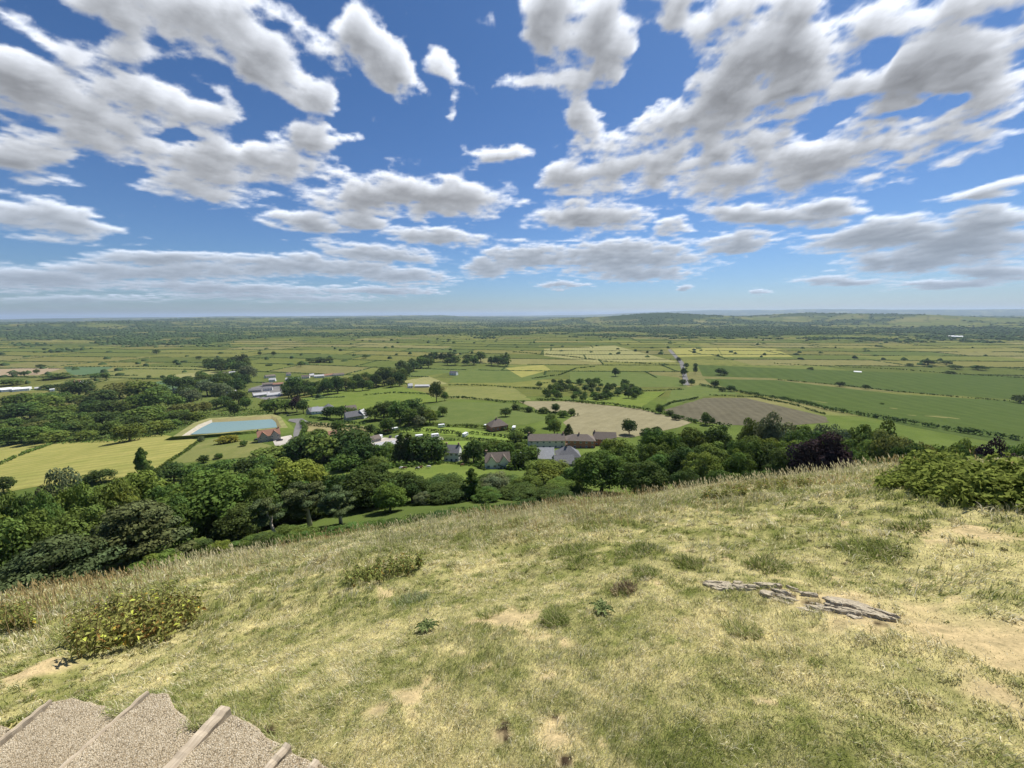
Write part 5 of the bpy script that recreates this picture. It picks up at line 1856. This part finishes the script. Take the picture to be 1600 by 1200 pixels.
def build_steps():
    for i, poly in enumerate(STEP_TREADS):
        z = STEP_Z[i]
        rng = np.random.default_rng(40 + i)
        q = []
        for k in range(len(poly)):
            a, b = poly[k], poly[(k + 1) % len(poly)]
            n = max(1, int(math.hypot(b[0] - a[0], b[1] - a[1]) / 9))
            for t in range(n):
                q.append(plane_at(a[0] + (b[0] - a[0]) * t / n + rng.normal(0, .8), a[1] + (b[1] - a[1]) * t / n + rng.normal(0, .8), z))
        c = sum(q, Vector()) / len(q)
        o = thing('path_step', c, STEP_LAB[i], 'step', 'steps down the hill')
        top = [v - c for v in q]
        n = len(top)
        inn = [v * .97 + Vector((0, 0, .006)) for v in top]
        bot = [v + Vector((0, 0, -.34)) for v in top]
        me = bpy.data.meshes.new('tread')
        me.from_pydata(inn + top + bot, [], [tuple(range(n))] + [(k, k + n, (k + 1) % n + n, (k + 1) % n) for k in range(n)] + [(k + n, k + 2 * n, (k + 1) % n + 2 * n, (k + 1) % n + n) for k in range(n)])
        me.materials.append(PEB)
        me.update()
        for p in me.polygons:
            if p.index == 0 and p.normal.z < 0:
                me.flip_normals()
        link('tread', me, o)
        if i >= 1:
            (ax, ay), (bx, by), wd = BOARDS[i - 1]
            zt = z + .014
            A, B = plane_at(ax, ay, zt), plane_at(bx, by, zt)
            d = (B - A).normalized()
            L = (B - A).length
            n2 = Vector((-d.y, d.x, 0))
            if n2.x > 0:
                n2 = -n2
            bm_ = MB()
            # slightly worn board: short sections, edges taken off
            prof = [(-wd * .5, -.21), (wd * .5, -.21), (wd * .5, -.008), (wd * .5 - .007, 0), (-wd * .5 + .007, 0), (-wd * .5, -.008)]
            ns = 24
            vs, fs = [], []
            for s in range(ns + 1):
                w1 = .0025 * math.sin(s * 1.7 + i)
                for yy, zz in prof:
                    vs.append((L * s / ns, yy + w1, zz + (.003 * math.sin(s * 2.3 + i * 2) if zz > -.1 else 0)))
            m = len(prof)
            for s in range(ns):
                for k in range(m):
                    fs.append((s * m + k, s * m + (k + 1) % m, (s + 1) * m + (k + 1) % m, (s + 1) * m + k))
            fs += [tuple(range(m - 1, -1, -1)), tuple(range(ns * m, ns * m + m))]
            bm_.add(vs, fs)
            bo = bm_.obj('timber_riser', TIM, o)
            bo.location = A - c
            bo.rotation_euler = (0, 0, math.atan2(d.y, d.x))


build_steps()

# ------------------------------------------------------------------ turf
def grass_mat():
    m, nt, out = new_mat('grass_blades')
    a1 = N(nt, 'Attribute', attribute_name='tone').outputs['Color']
    d = N(nt, 'BsdfDiffuse')
    t = N(nt, 'BsdfTranslucent')
    mx = N(nt, 'MixShader')
    mx.inputs[0].default_value = .35
    nt.links.new(a1, d.inputs[0])
    nt.links.new(a1, t.inputs[0])
    nt.links.new(d.outputs[0], mx.inputs[1])
    nt.links.new(t.outputs[0], mx.inputs[2])
    nt.links.new(mx.outputs[0], out.inputs[0])
    return m


GRASS = grass_mat()


def blade_mesh(name, P, hgt, wid, lean, col, rng, az=None, bend=True):
    """blades of two leaning pieces; lean = sideways reach as a share of the height"""
    n = len(P)
    a = rng.uniform(0, 2 * math.pi, n)
    d = rng.uniform(0, 2 * math.pi, n) if az is None else az
    s = np.stack([np.cos(a), np.sin(a), np.zeros(n)], -1) * (wid * .5)[:, None]
    dr = np.stack([np.cos(d), np.sin(d), np.zeros(n)], -1)
    up = np.array([0, 0, 1.0])
    mid = P + dr * (hgt * lean * .35)[:, None] + up * (hgt * .62)[:, None]
    tip = P + dr * (hgt * lean)[:, None] + up * (hgt * np.sqrt(np.maximum(.15, 1 - .5 * lean ** 2)))[:, None]
    if bend:
        V = np.stack([P - s, P + s, mid + s * .75, mid - s * .75, tip], 1).reshape(-1, 3)
        o = (np.arange(n) * 5)[:, None]
        q, t = np.array([[0, 1, 2, 3]]) + o, np.array([[3, 2, 4]]) + o
        return mesh_np(name, V, [q, t], GRASS, np.repeat(col, 5, 0))
    V = np.stack([P - s, P + s, tip], 1).reshape(-1, 3)
    return mesh_np(name, V, [np.arange(n * 3).reshape(n, 3)], GRASS, np.repeat(col, 3, 0))


G_GREEN, G_DARK, G_STRAW, G_PALE, G_RUST = (np.array(c) for c in ((.285, .325, .095), (.125, .165, .048), (.66, .585, .335), (.79, .735, .55), (.42, .31, .15)))


def blade_colors(x, y, rng, extra=0.0):
    n = len(x)
    d = np.clip(dryness(x, y) + rng.normal(0, .30, n) + extra, 0, 1)[:, None]
    pale = (rng.random(n) < .12 + .25 * d[:, 0])[:, None]
    g = G_GREEN * (1 - .35 * rng.random((n, 1))) + G_DARK * (.35 * rng.random((n, 1)))
    s = np.where(pale, G_PALE, G_STRAW)
    c = g * (1 - d) + s * d
    return c * (.60 + .70 * rng.random((n, 1)))


def rough_zone(x, y):
    """how long the grass grows: 0 trodden turf .. 1 uncut"""
    r = np.hypot(x, y)
    th = np.arctan2(x, y)
    start = 5.2 + 2.2 * sstep(R(5), R(35), th) + 1.4 * sstep(R(-25), R(-45), th)
    z = sstep(start, start + 4.5, r + (fbm(x * .7, y * .7, 3, 66) - .5) * 4)
    return z


def build_grass():
    rng = np.random.default_rng(5)
    n = 760000
    th = rng.uniform(R(-64), R(64), n)
    r = np.exp(rng.uniform(math.log(.95), math.log(38), n) )
    x, y = np.sin(th) * r, np.cos(th) * r
    keep = ~in_poly(x, y, ZONE)
    b = bare(x, y)
    keep &= rng.random(n) > .80 * b
    keep &= rng.random(n) > soil_shade(x, y) * .95
    x, y, r, th = x[keep], y[keep], r[keep], th[keep]
    n = len(x)
    z = h(x, y)
    rz = rough_zone(x, y)
    cl = fbm(x * 1.6, y * 1.6, 4, 68)
    hg = (.016 + .024 * rng.random(n)) * (.55 + .9 * fbm(x * 2.3, y * 2.3, 3, 69))
    hg = hg + rz * (.05 + .26 * np.clip(cl - .25, 0, 1)) * rng.uniform(.5, 1.2, n)
    hg = hg * (1 - .5 * bare(x, y)) + .07 * tuft(x, y) * rng.random(n)
    wd = np.maximum(.0024, r / 385 * .62) * rng.uniform(.7, 1.3, n)
    wd = np.minimum(wd, hg * .35 + .004)
    lean = rng.uniform(.25, 1.15, n)
    wind = fbm(x * .5, y * .5, 2, 70) * 9
    az = np.where(rng.random(n) < .45, rng.uniform(0, 6.28, n), wind + rng.normal(0, .6, n))
    c = blade_colors(x, y, rng, .06 * rz)
    warm = sstep(.5, .75, fbm(x * .35 + 9, y * .35, 3, 73)) * rz
    k = (rng.random(n) < .30 * warm)[:, None]
    c = np.where(k, G_RUST * (.7 + .6 * rng.random((n, 1))), c)
    P = np.stack([x, y, z - .004], -1)
    short = hg < .075
    for nm, m, bend in (('grass', short, False), ('long_grass', ~short, True)):
        me = blade_mesh(nm, P[m], hg[m], wd[m], lean[m], c[m], rng, az[m], bend)
        link(nm, me, kind='stuff')

    # small tufts everywhere in the turf, blown over one way; turf growing over the edges of the steps
    m = 5200
    th = rng.uniform(R(-62), R(62), m)
    r = np.exp(rng.uniform(math.log(1.1), math.log(14), m))
    cx, cy = np.sin(th) * r, np.cos(th) * r
    big = rng.random(m) ** 2
    per = 34
    ang = rng.uniform(0, 6.28, (m, per))
    q = (.012 + .06 * big)[:, None] * np.sqrt(rng.random((m, per))) * (1 + .10 * r[:, None])
    x, y = (cx[:, None] + np.cos(ang) * q).ravel(), (cy[:, None] + np.sin(ang) * q).ravel()
    rr_ = np.repeat(r, per)
    hg = np.repeat((.028 + .075 * big) * (.55 + .45 * sstep(3, 6, r)) * (1 + .05 * r), per) * rng.uniform(.5, 1.2, m * per)
    tone = np.repeat(rng.normal(-.02, .34, m), per)
    zs = np.array(ZONE)
    k = rng.integers(0, 17, 5200)
    t = rng.random(5200)[:, None]
    ed = zs[k] * (1 - t) + zs[k + 1] * t + rng.normal(0, .018, (5200, 2))
    x, y = np.concatenate([x, ed[:, 0]]), np.concatenate([y, ed[:, 1]])
    rr_ = np.concatenate([rr_, np.hypot(ed[:, 0], ed[:, 1])])
    hg = np.concatenate([hg, rng.uniform(.02, .065, 5200)])
    tone = np.concatenate([tone, rng.normal(-.15, .3, 5200)])
    kk = (bare(x, y) < .5 + .5 * rng.random(len(x))) & (~in_poly(x, y, ZONE) | (np.arange(len(x)) >= m * per))
    x, y, rr_, hg, tone = x[kk], y[kk], rr_[kk], hg[kk], tone[kk]
    n = len(x)
    c = blade_colors(x, y, rng, tone)
    w = np.minimum(np.maximum(.0026, rr_ / 385 * .55), hg * .3 + .003) * rng.uniform(.7, 1.3, n)
    az = fbm(x * .5, y * .5, 2, 70) * 9 + rng.normal(0, 1.0, n)
    P = np.stack([x, y, h0(x, y) - .004], -1)
    link('long_grass', blade_mesh('long_grass', P, hg, w, rng.uniform(.4, 1.25, n), c, rng, az), kind='stuff')


build_grass()


def build_seed_heads():
    """tall flowering stalks along the brow of the slope"""
    rng = np.random.default_rng(6)
    n = 26000
    th = rng.uniform(R(-60), R(52), n)
    r = np.exp(rng.uniform(math.log(6.5), math.log(34), n))
    x, y = np.sin(th) * r, np.cos(th) * r
    p = rough_zone(x, y) * sstep(.36, .62, fbm(x * .45 + 3, y * .45, 4, 75))
    k = rng.random(n) < p * .55
    x, y, r, th = x[k], y[k], r[k], th[k]
    n = len(x)
    z = h(x, y)
    hg = rng.uniform(.22, .50, n)
    P = np.stack([x, y, z], -1)
    rust = fbm(x * .3 + 1, y * .3, 3, 76) > .52
    base = np.where(rust[:, None], np.array([.36, .27, .13]), np.array([.56, .50, .31]))
    c = base * (.7 + .6 * rng.random((n, 1)))
    w = np.maximum(.003, r / 385 * .34)
    az = rng.normal(2.6, .7, n)
    lean = rng.uniform(.1, .5, n)
    link('seed_stalks', blade_mesh('seed_stalks', P, hg, w, lean, c, rng, az), kind='stuff')
    dr = np.stack([np.cos(az), np.sin(az), np.zeros(n)], -1)
    tip = P + dr * (hg * lean)[:, None] + np.array([0, 0, 1.0]) * (hg * np.sqrt(np.maximum(.15, 1 - .5 * lean ** 2)))[:, None]
    hw = np.maximum(.007, r / 385 * .65) * rng.uniform(.7, 1.3, n)
    a = rng.uniform(0, 6.28, n)
    s = np.stack([np.cos(a), np.sin(a), np.zeros(n)], -1) * (hw * .5)[:, None]
    ln = (hg * .24)[:, None]
    ax = dr * .35 + np.array([0, 0, .93])
    V = np.stack([tip - ax * ln, tip - ax * ln * .45 + s, tip + ax * ln * .25, tip - ax * ln * .45 - s], 1).reshape(-1, 3)
    link('seed_heads', mesh_np('seed_heads', V, [np.arange(n * 4).reshape(n, 4)], GRASS, np.repeat(c * 1.1, 4, 0)), kind='stuff')


build_seed_heads()

# ------------------------------------------------------------------ tussocks
TUFT_LAB = ['large dark green tussock in a hollow, right of the grass brow middle', 'dark tussock above the left end of the rock outcrop', 'small green tussock at the right edge of the bare patch',
            'green tussock just above the bare earth patch', 'wide yellowish tussock up the slope from the bare patch', 'low dark tussock right of the straw-coloured hollow', 'tall green tussock below the seed heads in the middle',
            'grey-green tussock left of the thistle rosette', 'fresh green tussock in the turf below the rock outcrop', 'dark tussock left of the brown bare ground on the right', 'dark tussock on the slope below the dense round tree',
            'dark tussock half way between the seed heads and the rock', 'brown withered tussock above the flat rosette', 'leafy tussock on the right-hand brow under the brambles', 'leafy tussock under the tall pale seed heads']
for i, ((px, py, rr, hf), p) in enumerate(zip(TUFTS, _tp)):
    rng = np.random.default_rng(200 + i)
    n = 520
    a, q = rng.uniform(0, 6.28, n), rr * np.sqrt(rng.random(n)) * .8
    x, y = p[0] + np.cos(a) * q, p[1] + np.sin(a) * q
    hh = (.045 + .085 * hf) * (1.1 - q / rr * .7) * rng.uniform(.55, 1.2, n)
    dist = math.hypot(p[0], p[1])
    w = np.full(n, max(.0035, dist / 385 * .6)) * rng.uniform(.7, 1.3, n)
    mixk = rng.random((n, 1))
    c = (G_GREEN * (1 - mixk * .8) + G_DARK * mixk * .8) * (.75 + .5 * rng.random((n, 1)))
    if i == 12:
        hh = hh * .8
        c = np.array([.22, .15, .10]) * (.6 + .7 * rng.random((n, 1)))
    dry = (rng.random(n) < .25)[:, None]
    c = np.where(dry, G_STRAW * .8, c)
    if i == 7:
        c = c * .6 + np.array([.13, .15, .11])
    kk = (i in (6, 10)) | (rng.random(n) < sstep(.30, .55, fbm(x * 7, y * 7, 3, 300 + i)) * .9 + .1)
    x, y, hh, w, c, q, a = x[kk], y[kk], hh[kk], w[kk], c[kk], q[kk], a[kk]
    n = len(x)
    P = np.stack([x - p[0], y - p[1], h(x, y) - p[2]], -1)
    o = link('grass_tussock', blade_mesh('grass_tussock', P, hh, w, .5 + q / rr * .6, c, rng, np.where(rng.random(n) < .5, a, 2.4) + rng.normal(0, .5, n)))
    o.location = p
    tag(o, TUFT_LAB[i], 'grass tussock', 'tussocks in the turf')

# ------------------------------------------------------------------ leafy weeds and brambles
WEED = leaf_mat('weed_leaf', (.225, .245, .075), var=.1, trans=.3)
BRAMBLE = leaf_mat('bramble_leaf', (.200, .250, .060), var=.1, trans=.45)
STEMM = rough_mat('weed_stem', (.15, .11, .05), (.26, .20, .09), 8, .9)


def leaf_shapes(P, D, L, W, rng, droop=.3):
    """pointed leaves folded on the midrib: P base, D direction (unit), L length, W width"""
    n = len(P)
    side = np.cross(D, np.array([0, 0, 1.0]) + rng.normal(size=(n, 3)) * .75)
    side /= np.maximum(np.linalg.norm(side, axis=1, keepdims=True), 1e-6)
    m = P + D * (L * .5)[:, None]
    t = P + D * L[:, None] + np.array([0, 0, -1.0]) * (L * droop)[:, None]
    up = np.cross(side, D) * (W * .18)[:, None]
    V = np.stack([P, m + side * (W * .5)[:, None] + up, t, m - side * (W * .5)[:, None] + up], 1).reshape(-1, 3)
    o = (np.arange(n) * 4)[:, None]
    return V, np.vstack([np.array([[0, 1, 2]]) + o, np.array([[0, 2, 3]]) + o])


def weed_patch(name, label, outline, n, hgt, leafl, seed, yellow=.05, cat='weed patch'):
    rng = np.random.default_rng(seed)
    xs, ys = [p[0] for p in outline], [p[1] for p in outline]
    q = np.stack([rng.uniform(min(xs), max(xs), n * 4), rng.uniform(min(ys), max(ys), n * 4)], -1)
    q = q[in_poly(q[:, 0], q[:, 1], outline)][:n]
    B = unproj(q[:, 0], q[:, 1])
    c0 = B.mean(0)
    o = thing(name, c0, label, cat)
    hh = hgt * rng.uniform(.6, 1.15, len(B)) * (.7 + .6 * fbm(B[:, 0] * 2, B[:, 1] * 2, 2, seed))
    lean = rng.normal(0, .16, (len(B), 2))
    per = 16
    Ps, Ds, Ls, Ws = [], [], [], []
    mb = MB()
    for b, hv, ln in zip(B, hh, lean):
        p0 = b - c0
        top = p0 + np.array([ln[0] * hv, ln[1] * hv, hv])
        mb.tube([tuple(p0), tuple((p0 + top) / 2 + rng.normal(0, .012, 3)), tuple(top)], [.005, .004, .002], 4, cap=False)
        t = np.linspace(.2, 1, per)
        aa = np.arange(per) * 2.4 + rng.uniform(0, 6)
        Ps.append(p0 + (top - p0) * t[:, None])
        Ds.append(np.stack([np.cos(aa), np.sin(aa), rng.uniform(-.35, .55, per)], -1))
        Ls.append(leafl * rng.uniform(.6, 1.25, per) * (1.15 - .55 * t))
    P, D, L = np.vstack(Ps), np.vstack(Ds), np.concatenate(Ls)
    D /= np.linalg.norm(D, axis=1, keepdims=True)
    V, Fq = leaf_shapes(P, D, L, L * .46, rng, .35)
    m = len(P)
    tone = (.65 + .7 * rng.random((m, 1))) * np.ones((1, 3))
    tone = np.where((rng.random(m) < yellow)[:, None], np.array([2.5, 2.75, 1.7]) * (.7 + .4 * rng.random((m, 1))), tone)
    tone = np.where((rng.random(m) < .10)[:, None], tone * np.array([1.25, .80, .75]), tone)
    link('leaves', mesh_np('leaves', V, [Fq], WEED, np.repeat(tone, 4, 0)), o)
    mb.obj('stems', STEMM, o)
    return o


weed_patch('nettle_patch', 'tall leafy weed patch with scattered yellow leaves beside the steps', [(118, 1032), (122, 1000), (170, 972), (255, 945), (318, 948), (318, 972), (262, 1003), (196, 1016)], 190, .46, .085, 3, .06)
weed_patch('nettle_patch', 'dull green weed patch in the long grass left of the middle', [(522, 922), (545, 905), (600, 892), (650, 876), (664, 884), (640, 902), (590, 914)], 60, .27, .07, 4, .01)
weed_patch('nettle_patch', 'low rusty weed patch at the left edge of the brow', [(-20, 985), (0, 968), (50, 965), (60, 980), (20, 992)], 90, .34, .09, 8, .03)
weed_patch('nettle_patch', 'leafy weeds under the tall pale seed heads on the brow', [(1090, 782), (1110, 768), (1180, 756), (1260, 752), (1265, 762), (1180, 775), (1120, 785)], 90, .26, .10, 9, .02)
weed_patch('nettle_patch', 'leafy fringe at the left end of the bramble bank', [(1395, 756), (1400, 742), (1450, 738), (1460, 752), (1430, 760)], 120, .42, .12, 10, .02)


def bramble_bank(label, pts, hgt, wid, n, seed):
    rng = np.random.default_rng(seed)
    P = unproj([p[0] for p in pts], [p[1] for p in pts])
    seg = np.linalg.norm(np.diff(P[:, :2], axis=0), axis=1)
    cum = np.concatenate([[0], np.cumsum(seg)])
    m = 240
    s = rng.uniform(0, cum[-1], m)
    x, y = np.interp(s, cum, P[:, 0]), np.interp(s, cum, P[:, 1])
    dirn = np.array([P[-1, 0] - P[0, 0], P[-1, 1] - P[0, 1]])
    dirn /= np.linalg.norm(dirn)
    nrm = np.array([-dirn[1], dirn[0]])
    if nrm[1] < 0:
        nrm = -nrm
    back = rng.uniform(0, 1, m)
    x, y = x + nrm[0] * back * wid, y + nrm[1] * back * wid
    end = np.clip(np.minimum(s, cum[-1] - s + 2) / (cum[-1] * .22), .3, 1)
    hv = hgt * (.55 + .5 * np.sin(np.pi * np.clip(back + .22, 0, 1))) * end * rng.uniform(.75, 1.15, m)
    z = h(x, y)
    c0 = P.mean(0)
    sc_ = rng.uniform(.45, 1.1, m)
    pu = np.vstack([np.stack([x, y, z + hv * .35, hv * .40], -1), np.stack([x + rng.normal(0, .12, m), y + rng.normal(0, .12, m), z + hv * rng.uniform(.5, .95, m), hv * .26 * sc_], -1)])
    pu[:, :3] -= c0
    k = rng.choice(len(pu), n, p=pu[:, 3] ** 2 / (pu[:, 3] ** 2).sum())
    u = rng.normal(size=(n, 3))
    u /= np.linalg.norm(u, axis=1, keepdims=True)
    pos = pu[k, :3] + u * (pu[k, 3] * (1 - .35 * rng.random(n) ** 2))[:, None]
    D = u + rng.normal(size=(n, 3)) * .6
    D[:, 2] *= .7
    D /= np.linalg.norm(D, axis=1, keepdims=True)
    L = rng.uniform(.05, .10, n)
    V, Fq = leaf_shapes(pos, D, L, L * .8, rng, .25)
    tone = (.65 + .65 * rng.random((n, 1))) * np.ones((1, 3)) * (.85 + .3 * rng.random(len(pu)))[k][:, None]
    o = thing('bramble_bush', c0, label, 'bush')
    link('leaves', mesh_np('leaves', V, [Fq], BRAMBLE, np.repeat(tone, 4, 0)), o)
    mb = MB()
    for i in range(60):
        a = pu[rng.integers(len(pu)), :3]
        b0 = np.array([a[0] + rng.normal(0, .1), a[1] + rng.normal(0, .1), float(h(np.array([a[0] + c0[0]]), np.array([a[1] + c0[1]]))[0]) - c0[2]])
        mb.tube([tuple(b0), tuple((a + b0) / 2 + rng.normal(0, .08, 3)), tuple(a)], [.008, .006, .003], 4, cap=False)
    mb.obj('stems', STEMM, o)


bramble_bank('dense dark bramble bank growing over the brow at the right edge', [(1462, 756), (1480, 757), (1505, 759), (1560, 772), (1620, 786), (1720, 805)], .52, 1.0, 27000, 31)


def rosette(label, px, py, rad, seed, n=11):
    rng = np.random.default_rng(seed)
    p = at(px, py)
    o = thing('thistle_rosette', (p.x, p.y, p.z + .012), label, 'rosette plant', 'rosettes flat in the turf')
    mb = MB()
    for i in range(n):
        a = i * 6.283 / n + rng.uniform(-.2, .2)
        L = rad * rng.uniform(.75, 1.15)
        ca, sa = math.cos(a), math.sin(a)
        vs, k = [], 9
        for j in range(k + 1):
            t = j / k
            w = rad * .17 * math.sin(math.pi * (t * .92 + .08)) * (1.25 if j % 2 else .55)
            zz = .028 * math.sin(t * 2.6) + .012
            for sgn in (-1, 0, 1):
                vs.append((ca * L * t - sa * w * sgn, sa * L * t + ca * w * sgn, zz + (.012 if sgn else 0)))
        fs = []
        for j in range(k):
            b = j * 3
            fs += [(b, b + 1, b + 4, b + 3), (b + 1, b + 2, b + 5, b + 4)]
        mb.add(vs, fs)
    mb.obj('leaves', rough_mat('thistle_leaf', (.12, .155, .050), (.20, .235, .095), 14, .9, spec=.05), o)
    return o


rosette('dark green thistle rosette with jagged leaves below the grey tussock', 667, 985, .105, 1)
rosette('flat grey-green rosette right of the small green tussock', 940, 956, .12, 2, 9)

# ------------------------------------------------------------------ rock outcrop
def rock_outcrop():
    rng = np.random.default_rng(12)
    m, nt, out = new_mat('weathered_sandstone')
    tc = N(nt, 'TexCoord').outputs['Object']
    f = noise_node(nt, tc, 9, 8, .65)
    f2 = noise_node(nt, tc, 45, 5, .7)
    col = ramp(nt, f, [(.25, (.26, .22, .155)), (.5, (.42, .365, .265)), (.75, (.53, .475, .36))])
    col = mixc(nt, 1.0, col, ramp(nt, f2, [(.3, (.72, .70, .68)), (.7, (1.15, 1.15, 1.15))]), 'MULTIPLY')
    b = N(nt, 'BsdfPrincipled')
    b.inputs['Roughness'].default_value = .95
    nt.links.new(col, b.inputs['Base Color'])
    bp = N(nt, 'Bump')
    bp.inputs['Strength'].default_value = .9
    bp.inputs['Distance'].default_value = .012
    nt.links.new(f2, bp.inputs['Height'])
    nt.links.new(bp.outputs[0], b.inputs['Normal'])
    nt.links.new(b.outputs[0], out.inputs[0])
    line = [(1105, 914), (1150, 918), (1200, 921), (1250, 931), (1300, 944), (1350, 957), (1400, 973)]
    P = unproj([p[0] for p in line], [p[1] for p in line])
    c0 = P[3].copy()
    o = thing('rock_outcrop', c0, 'layered sandstone outcrop breaking through the turf on the right', 'rock')
    d = P[-1] - P[0]
    ang = math.atan2(d[1], d[0])
    s = np.linspace(0, 1, len(P))
    spots = []
    for i in range(64):
        t = rng.uniform(.02, .99)
        spots.append((t, rng.normal(0, .34)))
    for t, off in spots:
        base = np.array([np.interp(t, s, P[:, j]) for j in range(3)])
        wide = .09 + .17 * math.sin(math.pi * min(1, t * 1.05))
        bx, by = base[0] - math.sin(ang) * off * wide, base[1] + math.cos(ang) * off * wide
        bz = float(h(np.array([bx]), np.array([by]))[0])
        L, W, T = rng.uniform(.07, .24) * (1.1 - .35 * abs(t - .5)), rng.uniform(.018, .044), rng.uniform(.014, .030)
        n = 16
        ring = []
        for k in range(n):
            a = 2 * math.pi * k / n
            q = 1 + rng.normal(0, .13)
            ring.append((math.copysign(abs(math.cos(a)) ** .75, math.cos(a)) * L * .5 * q, math.copysign(abs(math.sin(a)) ** .75, math.sin(a)) * W * q))
        vs = []
        for sc, zz in ((.82, T), (1.0, T * .72), (.97, T * .25), (.86, -.05)):
            for x, y in ring:
                vs.append((x * sc + rng.normal(0, .003), y * sc + rng.normal(0, .003), zz + rng.normal(0, .003)))
        fs = [tuple(range(n))]
        for l in range(3):
            fs += [(l * n + k, (l + 1) * n + k, (l + 1) * n + (k + 1) % n, l * n + (k + 1) % n) for k in range(n)]
        mb = MB()
        mb.add(vs, fs)
        so = mb.obj('slab', m, o)
        so.location = (bx - c0[0], by - c0[1], bz - c0[2] - .009 + rng.uniform(-.012, .012))
        e = .12
        la = ang + rng.normal(0, .22)
        ux, uy = math.cos(la), math.sin(la)
        hx = float(h0(bx + ux * e, by + uy * e) - h0(bx - ux * e, by - uy * e)) / (2 * e)
        hy = float(h0(bx - uy * e, by + ux * e) - h0(bx + uy * e, by - ux * e)) / (2 * e)
        X = Vector((ux, uy, hx)).normalized()
        Z = X.cross(Vector((-uy, ux, hy + rng.normal(-.22, .14)))).normalized()
        so.rotation_euler = Matrix((X, Z.cross(X), Z)).transposed().to_euler()


rock_outcrop()
